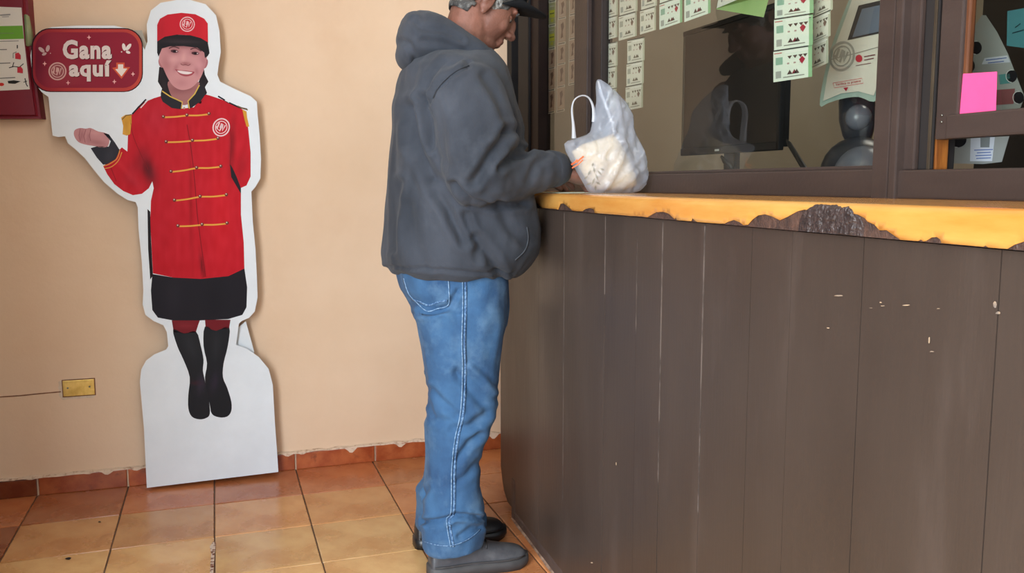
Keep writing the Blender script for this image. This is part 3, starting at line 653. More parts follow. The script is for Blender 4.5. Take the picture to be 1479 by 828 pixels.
text('sign_lettering', 'aquí', 99.5, 87.2, 161, 117.7, (226, 212, 208), 5, sg, bold=.044)
logo(83, 103, 13, (214, 170, 164), (150, 74, 80), 4, sg, an=10)
prt('sign_arrow', [(168, 90.5), (180, 90.5), (180, 97), (188, 97), (175.5, 114), (162, 98), (168, 97)], (214, 90, 60), 4, parent=sg)
prt('sign_arrow', [(170.5, 93), (178, 93), (178, 99), (184, 99), (175.5, 110.5), (166.5, 100), (170.5, 99.5)], (236, 224, 214), 5, parent=sg)
for pts in (disc(179, 68, 2.6, 5.6, 12, -12), disc(185.5, 68, 2.7, 6, 12, 38), disc(185, 75.5, 3.4, 2, 12, 20), disc(175.6, 74.9, 1, 1, 8)): prt('sign_petal', pts, (234, 222, 218), 4, parent=sg)
for pts in (disc(69, 70, 2.7, 5, 12, 15), disc(60, 72, 2.7, 5.4, 12, -50), disc(64, 78, 3.6, 2, 12, -25), disc(72.8, 77, .8, .8, 8)): prt('sign_petal', pts, (196, 166, 166), 4, parent=sg)
for cx, cy in ((128.5, 54), (64.5, 92), (98.3, 119.6), (165.2, 118), (192, 107)):
    prt('sign_sparkle', [(cx, cy - 3.6), (cx + .9, cy - .9), (cx + 3.2, cy), (cx + .9, cy + .9), (cx, cy + 3.6), (cx - .9, cy + .9), (cx - 3.2, cy), (cx - .9, cy - .9)], (238, 176, 176), 4, parent=sg)

# ------------------------------------------------------------------ wall fittings
def pw(px, py, off=0.0): return at_y(px, py, -off)
pl = empty('outlet_plate', tuple(pw(114, 560)), 'rectangular brass blanking plate set low in the peach wall', 'wall plate')
a_ = pw(89, 576); b_ = pw(138, 544)
zc = pw(114, 560).z; xc = pw(114, 560).x; wd, ht = .104, .058
box('plate', (xc - wd / 2, -.006, zc - ht / 2), (xc + wd / 2, -.001, zc + ht / 2), M_brass, pl, .0015)
box('back_gasket', (xc - wd / 2 - .003, -.002, zc - ht / 2 - .003), (xc + wd / 2 + .003, -.0002, zc + ht / 2 + .003), M_crack, pl, 0)
for sx in (-.036, .036): link('screw', mesh_of(*ell_data((xc + sx, -.006, zc + .002), (.0035, .0015, .0035), seg=10, rings=6)), M_steel, pl, True)
vs = []; n = 28
for k in range(n):
    a = 2 * math.pi * k / n; q = max(abs(math.cos(a)), abs(math.sin(a))); e = 1 + .1 * noise.noise(Vector((k * .9, 0, 0)))
    vs.append((xc - .006 + math.cos(a) / q * (wd / 2 + .008) * e, -.0003, zc - .004 + math.sin(a) / q * (ht / 2 + .008) * e))
link('plaster_patch', mesh_of(vs, [tuple(range(n))]), mat('pale_patch', (226, 208, 186), .9, c2=(214, 190, 164), scale=50), wb)
pts = [pw(x, y) for x, y in ((-24, 575), (0, 573.5), (30, 571.5), (60, 568.5), (88, 566))]
tube('buried_cable_line', [Vector((p.x, -.0002, p.z)) for p in pts], .0022, M_crack, wb, 6)
# white card edge behind the window post
cdp = box('wall_card', (pw(740, 190).x, -.012, pw(745, 214).z), (pw(757, 190).x, -.002, pw(745, 152).z), mat('white_card', (220, 224, 232), .6, c2=(210, 214, 222)), None, .002)
tag(cdp, 'narrow white card on the wall right beside the window post', 'wall card')

# extinguisher cover
ex = empty('fire_extinguisher_cover', tuple(pw(0, 170)), 'dark red plastic fire extinguisher cover with instruction label at the left edge', 'fire extinguisher cover')
YX = -.056
def px_(px, py, off=0.0): return at_y(px, py, YX - off)
front = [(-28, -90), (20, -90), (36, -30), (42, 60), (57, 171), (-28, 171)]
fr = [px_(*p) for p in front]; bm = bmesh.new()
f = [bm.verts.new(p) for p in fr]; bk = [bm.verts.new((p.x + (.012 if p.x > fr[0].x + .02 else 0), -.002, p.z)) for p in fr]
ff = bm.faces.new(f); bm.faces.new(bk[::-1])
for k in range(len(f)): bm.faces.new((f[k], bk[k], bk[(k + 1) % len(f)], f[(k + 1) % len(f)]))
bmesh.ops.recalc_face_normals(bm, faces=bm.faces[:]); bmesh.ops.bevel(bm, geom=list(ff.edges), offset=.012, segments=3, affect='EDGES')
link('shell', bm_mesh(bm), M_red, ex, True)
for p in ex.children[-1].data.polygons: p.use_smooth = False
lab = prt('instruction_label', [(-20, 9), (31, 11), (35, 60), (43, 129), (-20, 132)], (222, 220, 212), 2, parent=ex, fn=px_)
prt('label_band', [(-20, 38), (32.5, 37), (34.5, 56), (-20, 57.5)], (110, 168, 62), 3, parent=lab, fn=px_)
strokes('label_lines', [[(-16, 60), (27, 59)], [(-16, 72), (10, 71.5)], [(-16, 92), (15, 91)], [(-16, 114), (22, 112)], [(-16, 48), (20, 48)]], [.9, 1.3, 1.3, 1.3, .6], (120, 120, 118), 4, lab, px_)
strokes('label_heading', [[(0, 22), (15, 21)], [(3, 24.5), (13, 24)]], [2.2, 1], (150, 150, 150), 4, lab, px_)
for cx, cy in ((26, 81), (29, 101)): prt('label_pictogram', [(cx - 4, cy - 4), (cx + 1, cy - 5), (cx + 4, cy - 1), (cx + 4, cy + 5), (cx - 4, cy + 4)], (196, 56, 70), 4, parent=lab, fn=px_)
strokes('label_pictogram', [[(19, 84), (19, 77), (24, 75)], [(25, 70), (25, 65)], [(13, 98), (20, 96), (28, 97), (34, 92)], [(18, 97), (20, 90)], [(36, 113), (38, 122), (40, 125)], [(34, 119), (39, 117)]], [.9, 1.6, 1.2, 1.2, 1.4, 1], (40, 40, 40), 4, lab, px_)
prt('label_pictogram', [(11, 117), (20, 116), (30, 117.5), (22, 121), (12, 120.5)], (40, 42, 40), 4, parent=lab, fn=px_)
prt('label_pictogram', disc(2, 122, 4, 2.4), (196, 56, 50), 4, parent=lab, fn=px_)
bm = bmesh.new(); q = [px_(x, y, .002) for x, y in ((34, 20), (40, 21), (45, 64), (37, 67))]; q2 = [p + Vector((.004, .04, 0)) for p in q]
f = [bm.verts.new(p) for p in q]; bk = [bm.verts.new(p) for p in q2]; bm.faces.new(f); bm.faces.new(bk[::-1])
for k in range(4): bm.faces.new((f[k], bk[k], bk[(k + 1) % 4], f[(k + 1) % 4]))
bmesh.ops.recalc_face_normals(bm, faces=bm.faces[:]); bmesh.ops.bevel(bm, geom=bm.edges[:], offset=.003, segments=2, affect='EDGES')
link('side_latch', bm_mesh(bm), M_clip, ex, True, 'pale green plastic latch')

# ------------------------------------------------------------------ tickets on the glass
M_tick = mat('ticket_paper', (214, 214, 200), .6, attr='Col')
def ticket_strip(label, cols, style, xpl=1.236, group='lottery ticket strips on the booth glass', curl=0.0, backc=None):
    """cols: list of quads (x0t, y0, x1t, y1 , x0b, x1b, slope) ; each quad is one ticket in px"""
    p0 = at_x(cols[0][0], cols[0][1], xpl); root = empty('ticket_strip', tuple(p0), label, 'ticket strip', group)
    for qi, q in enumerate(cols):
        x0, y0, x1, y1, sl = q; sh = sl * (x1 - x0)
        def F(u, v, off=0.0):
            xx = x0 + (x1 - x0) * u; yy = y0 + (y1 - y0) * v + sh * u; return at_x(xx, yy, xpl + (curl * (v + qi) ** 2 if curl else 0) - off)
        P = {'green': (234, 246, 234), 'pale': (230, 228, 214), 'brown': (190, 166, 150), 'lime': (168, 172, 132)}[style[qi] if isinstance(style, list) else style]
        st = style[qi] if isinstance(style, list) else style
        vs = []; fs = []; cs = []
        def quad(u0, v0, u1, v1, c, off):
            b = len(vs); vs.extend([F(u0, v0, off), F(u1, v0, off), F(u1, v1, off), F(u0, v1, off)]); fs.append((b, b + 1, b + 2, b + 3)); cs.extend([rgb(c)] * 4)
        def tri(pts, c, off):
            b = len(vs); vs.extend([F(u, v, off) for u, v in pts]); fs.append(tuple(range(b, b + len(pts)))); cs.extend([rgb(c)] * len(pts))
        quad(0, 0, 1, 1, P, .0)
        quad(0, 0, 1, 1, mixc(P, (120, 120, 110), .3), -.0006)
        if st in ('green', 'pale'):
            rd = (176, 40, 66) if st == 'green' else (120, 96, 88); dk = (92, 70, 66) if st == 'green' else (104, 98, 88)
            quad(0, .0, 1, .045, (70, 72, 70), .0004); quad(.02, .10, .22, .13, (200, 110, 110) if st == 'green' else (150, 140, 130), .0004); quad(.3, .09, .95, .14, mixc(P, (255, 255, 255), .5), .0004)
            quad(.06, .25, .24, .48, (150, 190, 170) if st == 'green' else (176, 178, 166), .0004); quad(.06, .68, .2, .9, (170, 176, 170), .0004)
            quad(.9, 0, 1, 1, (150, 196, 150) if st == 'green' else mixc(P, (140, 150, 120), .4), .0004)
            for u in (.42, .56, .70, .82): tri([(u - .06, .24), (u + .06, .24), (u, .34)], dk, .0006)
            tri([(.66, .40), (.74, .30), (.82, .40), (.74, .55)], rd, .0007)
            for u in (.42, .54, .6): tri([(u - .07, .82), (u, .68), (u + .07, .82)], dk if u != .54 else mixc(dk, rd, .5), .0006)
            quad(.25, .88, .8, .91, (140, 140, 132), .0004)
            for u in (.35, .52, .68): quad(u, .45, u + .06, .5, (190, 160, 158), .0005)
        elif st == 'brown':
            quad(0, .90, 1, 1, (226, 220, 208), .0004); quad(0, 0, .12, .9, (206, 196, 184), .0004); quad(.1, .92, .9, .97, (120, 110, 104), .0006)
            tri([(.4, .2), (.7, .12), (.8, .3), (.62, .5), (.7, .7), (.4, .75), (.5, .45)], (112, 84, 74), .0005); quad(.25, .78, .8, .83, (190, 176, 164), .0005)
        else:
            quad(0, .88, 1, 1, (216, 216, 204), .0004); quad(.1, .91, .9, .96, (120, 118, 110), .0006); quad(.15, .3, .85, .62, (196, 200, 60), .0004); quad(.2, .42, .8, .47, (110, 116, 60), .0006); quad(.3, .66, .7, .8, (186, 190, 74), .0004); quad(.2, .12, .8, .17, (190, 192, 180), .0004)
        me = mesh_of(vs, fs, 'ticket'); color_attr(me, cs); link('ticket', me, M_tick, root)
    return root
def col_rows(x0, x1, ys_, sl, dx=0): return [(x0 + dx * k, a, x1 + dx * k, b, sl) for k, (a, b) in enumerate(zip(ys_[:-1], ys_[1:]))]
# left narrow pane
ticket_strip('leftmost strip in the narrow left pane, two lime tickets above three brown', col_rows(778, 790, [-25, 10, 45, 77, 105, 136, 168], -.21, -.3), ['lime', 'lime', 'lime', 'brown', 'brown', 'brown'], group='tickets in the narrow left pane')
ticket_strip('second strip in the narrow left pane, lime tickets above brown ones', col_rows(792.5, 803, [-29, 5, 40, 73, 101, 133, 165], -.21, -.4), ['lime', 'lime', 'lime', 'brown', 'brown', 'brown'], group='tickets in the narrow left pane')
ticket_strip('third strip in the narrow left pane, all brown tickets', col_rows(806, 818, [-33, 0, 29, 66, 95, 128, 163], -.21, -.5), ['brown'] * 6, group='tickets in the narrow left pane')
ticket_strip('rightmost strip in the narrow left pane, partly hidden by its stile', col_rows(822, 832, [-12, 24, 59, 90, 124], -.25, -.4), ['brown', 'brown', 'brown', 'brown'], group='tickets in the narrow left pane')
ticket_strip('short lime strip hanging lowest in the narrow left pane', col_rows(779, 791, [169, 190, 219], -.15, 0), ['lime', 'lime'], group='tickets in the narrow left pane')
# main pane
ticket_strip('pale ticket strip at the main pane corner, upper of two beside the stile', col_rows(869, 893, [-37, -8, 28, 60], -.28, -.6), 'pale')
ticket_strip('pale ticket strip at the main pane left edge, lower one behind the bag top', col_rows(867.5, 892, [64, 99, 131, 160], -.18, -.8), 'pale')
ticket_strip('second pale ticket strip from the stile in the upper row', col_rows(896, 922, [-48, -14, 23, 59], -.28, -1.2), 'pale')
ticket_strip('short pale ticket strip hanging alone below the upper row', col_rows(906, 931, [58, 92, 125, 160], -.2, -1.2), 'pale')
ticket_strip('third pale ticket strip from the stile in the upper row', col_rows(926, 949, [-35, 15, 50], -.3, -1.6), 'pale')
ticket_strip('fourth ticket strip from the stile, brighter, in the upper row', col_rows(953, 986, [-40, 5, 43], -.34, -.6), 'green')
ticket_strip('fifth ticket strip from the stile, widest of the upper row', col_rows(989, 1027, [-58, -12, 32], -.36, -.6), 'green')
ticket_strip('long green and white ticket strip hanging in front of the dark monitor', col_rows(1120, 1176, [-44, -8, 27, 73, 119], -.15, -1.0), 'green', xpl=1.238)
ticket_strip('curled ticket strip behind the long green one beside the scanner', col_rows(1174, 1206, [-50, -10, 28, 66, 105], -.45, -3.2), 'pale', xpl=1.27, curl=.002)
# folded sheet showing its green back
fo = empty('folded_ticket_sheet', tuple(at_x(1070, 10, 1.24)), 'folded ticket sheet showing its plain green back beneath the glass top', 'ticket sheet')
def fG(px, py, off=0.0): return at_x(px, py, 1.24 - off)
def fB(px, py, off=0.0): return at_x(px, py, 1.24 + (py - 14) * .001 - off)
me = mesh_of([at_x(1033, 13, 1.2402), at_x(1088, -11, 1.2402), at_x(1112, -8, 1.27), at_x(1103, 25, 1.27)], [(0, 1, 2, 3)]); link('green_back', me, mat('green_paper', (146, 176, 112), .7, c2=(158, 188, 126), scale=8), fo)
prt('white_front', [(1035, 12), (1043, -30), (1100, -45), (1086, -9)], (222, 224, 214), 1, parent=fo, fn=fG, m_=M_tick)
strokes('print_marks', [[(1048, -2), (1056, -6)], [(1066, -8), (1078, -13)], [(1042, 3), (1046, -12)]], [2.5, 2, 1], (120, 110, 104), 3, fo, fG, m_=M_tick)
# pink sticky note
pk = link('sticky_note', mesh_of([at_x(1382.5, 172, 1.2095), at_x(1384.5, 107, 1.212), at_x(1440, 103.5, 1.212), at_x(1438, 169, 1.208)], [(0, 3, 2, 1)]), mat('pink_paper', (238, 78, 136), .8, c2=(230, 72, 128), scale=10))
tag(pk, 'bright pink sticky note stuck on the raised hatch glass', 'sticky note')
sm = pk.modifiers.new('t', 'SOLIDIFY'); sm.thickness = .0004
tl = link('teal_notice', mesh_of([at_x(1454, 66, 1.224), at_x(1455, 16, 1.224), at_x(1500, 8, 1.224), at_x(1500, 72, 1.224)], [(0, 3, 2, 1)]), mat('teal_paper', (48, 104, 112), .7, c2=(42, 94, 104), scale=10))
tag(tl, 'dark teal paper notice behind the hatch glass at the right edge', 'notice')
strokes('notice_marks', [[(1462, 48), (1479, 43)], [(1466, 40), (1474, 34)]], 1.4, (20, 40, 50), 1, None, lambda x, y, o=0: at_x(x, y, 1.2235 - o)).parent = tl

# ------------------------------------------------------------------ inside the booth
dk = box('booth_desk', (1.305, -3.8, .98), (2.1, -.5, 1.03), mat('dark_desk_laminate', (52, 46, 42), .45, c2=(44, 38, 34)), None, .003); tag(dk, 'dark desk top inside the booth behind the window', 'desk')
dk2 = box('desk_pedestal', (1.32, -3.7, 0), (2.05, -.6, .978), mat('dark_pedestal', (44, 38, 34), .6, c2=(38, 32, 28))); tag(dk2, 'dark pedestal carrying the desk inside the booth', 'desk pedestal')
cb = box('dark_backing', (1.78, -3.2, 1.031), (2.08, -1.80, 2.2), mat('dark_backing_colour', (48, 40, 34), .5, c2=(38, 32, 28)), None, .004); tag(cb, 'dark cupboard added inside the booth to darken the view behind the hatch', 'backing')  # made-up dark block so the booth's right side reads dark
# monitor
mo = empty('monitor', tuple(at_x(1055, 245, 1.52)), 'black computer monitor on a stand behind the booth glass', 'monitor')
XM = 1.5
y0 = at_x(1126, 218, XM).y; y1 = at_x(985, 222, XM).y
box('casing', (XM + .002, y0, 1.222), (XM + .03, y1, 1.60), M_black, mo, .004)
box('bezel', (XM - .006, y0, 1.212), (XM + .01, y1, 1.236), M_black, mo, .003)
box('bezel', (XM - .006, y0 - .004, 1.212), (XM + .01, y0 + .012, 1.60), M_black, mo, .003)
box('bezel', (XM - .004, y1 - .008, 1.236), (XM + .01, y1, 1.60), mat('grey_bezel', (80, 74, 64), .5), mo, .002)
box('bezel', (XM - .006, y0, 1.592), (XM + .01, y1, 1.608), M_black, mo, .003)
box('screen', (XM - .001, y0 + .012, 1.236), (XM + .003, y1 - .008, 1.592), mat('screen_face', (38, 34, 34), .3, c2=(34, 31, 31), scale=3), mo, 0)
yl = at_x(1038, 218, XM).y; box('maker_mark', (XM - .0068, yl - .012, 1.220), (XM - .006, yl + .012, 1.226), mat('silver_mark', (190, 190, 186), .4), mo, 0)
ym = (y0 + y1) / 2; box('stand_neck', (XM + .01, ym - .03, 1.05), (XM + .03, ym + .03, 1.22), M_black, mo, .004); box('stand_base', (XM - .08, ym - .12, 1.031), (XM + .12, ym + .12, 1.045), M_black, mo, .005)
tube('cable', [at_x(1042, 226, XM - .01), at_x(1047, 233, XM - .01), at_x(1056, 240, XM - .01), at_x(1060, 250, XM)], [.004, .008, .008, .004], M_black, mo, 8)
pn = tube('pen', [at_x(1136, 202, 1.42), at_x(1140, 208, 1.418), at_x(1166, 250, 1.40), at_x(1176, 266, 1.395)], [.002, .006, .0075, .0075], M_black); tag(pn, 'black pen standing slanted between monitor and scanner', 'pen')
# ticket scanner
XS = 1.42
def xs_(px, py, off=0.0): d = at_x(px, py, XS - off); return at_x(px, py, XS - off - (1.3 - d.z) * .25 * 1.0)
sc = empty('ticket_scanner', tuple(at_x(1230, 250, XS)), 'white ticket checking terminal with small screen on dark base', 'ticket scanner')
body = catmull([Vector(p) for p in ((1184, 152), (1190, 110), (1200, 70), (1214, 30), (1230, -10), (1246, -50), (1330, -60), (1330, 20), (1272, 128), (1262, 147), (1240, 140), (1215, 143), (1196, 149))], 3, True)
body = [(p.x, p.y) for p in body]
solid_board('housing_back', body, 0.03, mat('pale_teal_plastic', (168, 190, 180), .35, c2=(156, 178, 168)), mat('grey_teal_side', (120, 132, 128), .4), sc, xs_, -.034)
fp = [(1189, 146), (1195, 110), (1204, 72), (1218, 34), (1234, -10), (1250, -50), (1325, -55), (1320, 20), (1276, 100), (1262, 138), (1240, 132), (1215, 135), (1198, 142)]
solid_board('front_panel', fp, 0.004, mat('white_gloss_panel', (226, 222, 210), .3, c2=(218, 214, 202)), M_board, sc, xs_, -.004)
prt('screen_bezel', [(1224, 58), (1240, 8), (1300, -6), (1290, 44)], (58, 58, 60), 5, parent=sc, fn=xs_, curve=0)
prt('display', [(1231, 54), (1245, 13), (1298, 1), (1286, 42)], (108, 118, 134), 8, parent=sc, fn=xs_)
strokes('panel_joint', [[(1200, 86), (1240, 76), (1275, 66)]], .9, (140, 136, 128), 5, sc, xs_)
logo(1216, 81, 22, (168, 166, 158), None, 5, sc, xs_, 20, .82)
prt('red_dot', disc(1240.5, 84.5, 5, 5.5, 14), (196, 50, 70), 6, parent=sc, fn=xs_)
strokes('small_print', [[(1248, 82), (1264, 79)], [(1248, 87), (1262, 84)], [(1236, 95), (1258, 91)]], [1.5, 1.3, .9], (120, 70, 76), 6, sc, xs_)
strokes('red_outline', [[(1203, 120), (1245, 113), (1247, 120), (1205, 127), (1203, 120)]], .8, (214, 120, 120), 6, sc, xs_)
text('small_lettering', 'Verifica tu premio', 1207, 117.5, 1243, 122.5, (190, 50, 60), 6, sc, xs_, .01, slant=-.16)
prt('red_arrow', [(1218, 127), (1225, 126), (1222, 132)], (180, 40, 60), 6, parent=sc, fn=xs_)
M_gr = mat('dark_grey_plastic', (46, 48, 54), .3, c2=(40, 42, 48)); M_lg = mat('grey_plastic', (104, 106, 116), .3, c2=(92, 94, 104))
v, f = tube_data([at_x(1236, 138, XS + .07), at_x(1238, 165, XS + .06), at_x(1240, 190, XS + .05), at_x(1240, 205, XS + .05)], [(.05, .03), (.055, .03), (.045, .028), (.035, .02)], 18); link('neck', mesh_of(v, f), M_gr, sc, True)
v, f = ell_data(at_x(1240, 170, XS + .03), (.03, .028, .030), seg=20); link('neck_inset', mesh_of(v, f), M_lg, sc, True)
v, f = ell_data((at_x(1238, 244, XS + .03).x, at_x(1238, 244, XS + .03).y, 1.145), (.08, .085, .085)); link('base_dome', mesh_of(v, f), M_gr, sc, True)
v, f = ell_data((at_x(1250, 244, XS - .02).x, at_x(1246, 244, XS - .02).y, 1.13), (.06, .072, .075)); link('base_front', mesh_of(v, f), M_lg, sc, True)
box('base_plate', (XS - .06, at_x(1272, 244, XS).y, 1.03), (XS + .12, at_x(1190, 244, XS).y, 1.09), M_gr, sc, .01)
# triangular display
XD = 1.38
td = empty('display_holder', tuple(at_x(1405, 236, XD)), 'grey triangular holder with round holes behind the hatch', 'display holder')
def xd(px, py, off=0.0): return at_x(px, py, XD - off)
tri_o = [(p.x, p.y) for p in catmull([Vector(p) for p in ((1418, 22), (1401, 50), (1387, 87), (1379, 125), (1366, 180), (1362, 212), (1368, 236))], 4)] + [(1420, 237), (1447, 234), (1458, 196), (1480, 140), (1468, 110), (1456, 78), (1440, 46), (1424, 22)]
solid_board('panel', tri_o, .01, mat('grey_panel', (168, 172, 168), .45, c2=(158, 162, 158)), M_lg, td, xd, -.01)
for cx, cy, rx, ry in ((1409.5, 69, 8.6, 9.6), (1399, 95, 9, 10.4), (1383, 202, 13, 11), (1461, 110, 8, 9), (1471, 141, 8, 9)):
    v = disc(cx, cy, rx, ry, 24); prt('round_hole', v, (36, 36, 40), 2, parent=td, fn=xd); strokes('hole_rim', [v[6:20]], 1.0, (216, 218, 216), 3, td, xd)
prt('label', [(1418, 93), (1422, 84), (1455, 80), (1459, 90)], (206, 212, 222), 2, parent=td, fn=xd)
strokes('label_print', [[(1424, 87), (1454, 83.5)], [(1427, 91), (1450, 88.5)]], 1.3, (92, 110, 170), 3, td, xd)
prt('teal_label', [(1442, 108), (1458, 106), (1460, 120), (1444, 122)], (90, 150, 148), 2, parent=td, fn=xd)
prt('red_label', [(1436, 130), (1466, 128), (1464, 150), (1436, 152)], (142, 88, 90), 2, parent=td, fn=xd)
wl = prt('label', [(1402, 198), (1437, 197), (1433, 233), (1401, 233)], (214, 220, 228), 2, parent=td, fn=xd)
prt('label_square', [(1416, 198), (1430, 198), (1429, 213), (1416, 213)], (132, 138, 138), 3, parent=wl, fn=xd)
strokes('label_print', [[(1407, 217), (1434, 216)], [(1411, 221), (1431, 220)], [(1409, 225), (1432, 224)], [(1410, 229), (1431, 228)]], 1.2, (80, 110, 180), 3, wl, xd)
bx = box('cash_tray', (1.29, -2.9, 1.031), (1.42, -2.2, 1.12), M_black, None, .004); tag(bx, 'black tray inside the booth under the open hatch', 'tray')
p0 = at_z(1351, 258, 1.1205 + .004); pb = at_z(1422, 258, 1.1205 + .004)
tb_y0 = at_x(1424, 256, 1.30).y; tb_y1 = at_x(1349, 256, 1.30).y
tb = box('white_tablet', (1.296, tb_y0, 1.1205), (1.33, tb_y1, 1.1285), mat('ivory_plastic', (236, 232, 210), .4, c2=(226, 222, 200)), None, .002); tag(tb, 'small ivory slab lying on the black tray in the hatch', 'tablet')
st = tube('black_stapler', [Vector((1.31, -2.40, 1.125)), Vector((1.31, -2.47, 1.135)), Vector((1.31, -2.56, 1.15))], [.004, .010, .014], M_black); tag(st, 'black stapler like gadget on the tray at the right edge', 'stapler')

# ------------------------------------------------------------------ things on the counter
def inflate(name, outl, y, depth, mat_, parent, wr=0.0, step=5, seed=0, off=0.0, power=.5, falloff=40):
    """closed pillow-like shape: outline in px on the plane y, thickness along the view depth (world y)"""
    v, t = cdt(outl, step); n = len(v); fr_ = []; bk_ = []
    for i, p in enumerate(v):
        e = edge_dist(p.x, p.y, outl); h = depth * min(1, e / falloff) ** power
        w_ = wr * .7 * noise.fractal(Vector((p.x * .035 + seed, p.y * .02, seed)), 1., 2., 4) + wr * 1.5 * (abs(noise.noise(Vector(((p.x * .8 + p.y * .45) * .07, (p.x - p.y) * .012, seed + 4)))) - .2) + wr * .7 * (abs(noise.noise(Vector((p.x * .12, p.y * .035, seed + 9)))) - .2)
        w_ *= min(1, e / 8)
        P = at_y(p.x, p.y, y + off); fr_.append(P + Vector((0, -h + w_, 0))); bk_.append(P + Vector((0, h * .8 + w_, 0)))
    fs = [q[::-1] for q in t] + [tuple(i + n for i in q) for q in t]
    me = mesh_of(fr_ + bk_, fs, name); bm = bmesh.new(); bm.from_mesh(me)
    bmesh.ops.remove_doubles(bm, verts=bm.verts[:], dist=.0004); bm.to_mesh(me); bm.free()
    return link(name, me, mat_, parent, True), fr_, v
def film(name, c, fac, rough=.25):
    m = bpy.data.materials.new(name); m.use_nodes = True; nt = m.node_tree; N = nt.nodes; L = nt.links; b = N['Principled BSDF']
    b.inputs['Base Color'].default_value = rgb(c); b.inputs['Roughness'].default_value = rough; b.inputs['Specular IOR Level'].default_value = .8
    tr = N.new('ShaderNodeBsdfTransparent'); tl_ = N.new('ShaderNodeBsdfTranslucent'); tl_.inputs[0].default_value = rgb(c)
    x = N.new('ShaderNodeMixShader'); x.inputs[0].default_value = .45; L.new(b.outputs[0], x.inputs[1]); L.new(tl_.outputs[0], x.inputs[2])
    y = N.new('ShaderNodeMixShader'); tc = N.new('ShaderNodeTexCoord'); n = N.new('ShaderNodeTexNoise'); n.inputs['Scale'].default_value = 30; L.new(tc.outputs['Object'], n.inputs['Vector'])
    r = N.new('ShaderNodeMapRange'); r.inputs['To Min'].default_value = fac - .12; r.inputs['To Max'].default_value = fac + .12; L.new(n.outputs['Fac'], r.inputs['Value']); L.new(r.outputs[0], y.inputs[0])
    L.new(tr.outputs[0], y.inputs[1]); L.new(x.outputs[0], y.inputs[2]); L.new(y.outputs[0], N['Material Output'].inputs[0]); return m
M_bag = film('milky_plastic_film', (204, 213, 228), .42, .16)
BY = -1.26
bag = empty('plastic_bag', tuple(at_y(880, 280, BY)), 'white translucent plastic carrier bag with a wrapped parcel standing on the counter', 'bag')
bo = [(p.x, p.y) for p in catmull([Vector(p) for p in ((815, 208), (838, 198), (852, 191), (856, 176), (861, 150), (861, 128), (862, 116), (869, 116), (884, 128), (903, 148), (912, 166), (914, 185), (923, 206), (932, 230), (935, 256), (929, 272), (915, 279), (895, 280), (870, 281), (852, 279), (842, 264), (829, 240))], 3, True)]
film_o, _, _ = inflate('film', bo, BY, .066, M_bag, bag, .016, 3, 1, falloff=30)
for v in film_o.data.vertices:
    wv = Matrix.Translation(bag.location) @ v.co
    if wv.y < BY:
        x_, y_ = pix(wv)
        for ln, a_, w_ in (([(885, 189), (905, 209), (896, 234), (883, 257)], .009, 3.5), ([(912, 243), (890, 262), (864, 281)], .009, 3.5), ([(866, 119), (878, 160), (886, 190)], .007, 3), ([(861, 232), (888, 204)], .006, 3), ([(919, 250), (907, 281)], .008, 3), ([(820, 215), (842, 196)], .005, 3), ([(903, 160), (908, 200), (922, 240)], -.008, 4), ([(846, 215), (870, 190), (880, 150)], -.006, 4), ([(840, 262), (856, 240), (870, 225)], -.005, 4)):
            q = line_dist(x_, y_, ln) / w_; v.co.y -= a_ * math.exp(-q * q)
hl = catmull([Vector(p) for p in ((829, 200), (828, 180), (826, 158), (830, 144), (841, 138), (851, 142), (857, 156), (858, 176))], 5)
v_ = []; f_ = []
for i, p in enumerate(hl):
    s = i / (len(hl) - 1); P = at_y(p.x, p.y, BY); wv = .006 + .012 * abs(2 * s - 1) ** 2
    t = (hl[min(i + 1, len(hl) - 1)] - hl[max(i - 1, 0)]).normalized(); nn = Vector((-t.y, t.x)); wpx = 2.0 + 5.0 * abs(2 * s - 1) ** 2.5
    A = at_y(p.x + nn.x * wpx * .5, p.y + nn.y * wpx * .5, BY - .006); B = at_y(p.x - nn.x * wpx * .5, p.y - nn.y * wpx * .5, BY - .004); Cc = at_y(p.x, p.y, BY + .012); v_ += [A, B, Cc]
for i in range(len(hl) - 1): q = 3 * i; f_ += [(q, q + 3, q + 4, q + 1), (q + 1, q + 4, q + 5, q + 2), (q + 2, q + 5, q + 3, q)]
link('handle', mesh_of(v_, f_), film('handle_film', (232, 236, 242), .62), bag, True)
v_, f_ = tube_data([at_y(x, y, BY - .012) for x, y in ((864, 117), (868, 135), (876, 155), (884, 178), (888, 198))], [(.004, .002), (.009, .003), (.008, .003), (.006, .003), (.002, .001)], 10); link('pleat', mesh_of(v_, f_), film('pleat_film', (236, 240, 246), .6), bag, True)
po = [(826, 219), (840, 209), (862, 202), (886, 193), (896, 205), (905, 224), (917, 250), (920, 268), (908, 274), (880, 275), (860, 274), (848, 263), (836, 241)]
inflate('parcel', po, BY, .036, mat('cream_parcel_paper', (224, 204, 168), .6, c2=(212, 190, 152), scale=18, bump=.3, bscale=40), bag, .008, 5, 5, falloff=16)
_mw = world_loc(film_o); _fb = BVHTree.FromPolygons([_mw @ v.co for v in film_o.data.vertices], [tuple(p.vertices) for p in film_o.data.polygons])
def ffn(x, y, off=0.0):
    h = _fb.ray_cast(CAM, ray(x, y).normalized()); return (h[0] if h[0] is not None else at_y(x, y, BY - .02)) - CF * (.0015 + off)
rp = strokes('printed_wording', [[(825, 238), (830, 235), (834, 231)], [(833, 235), (838, 230), (843, 226)], [(826, 243), (836, 237), (842, 231)]], [2.6, 2.4, 1.6], (226, 112, 72), 1, bag, ffn)
M_gp = M_print
lv = []
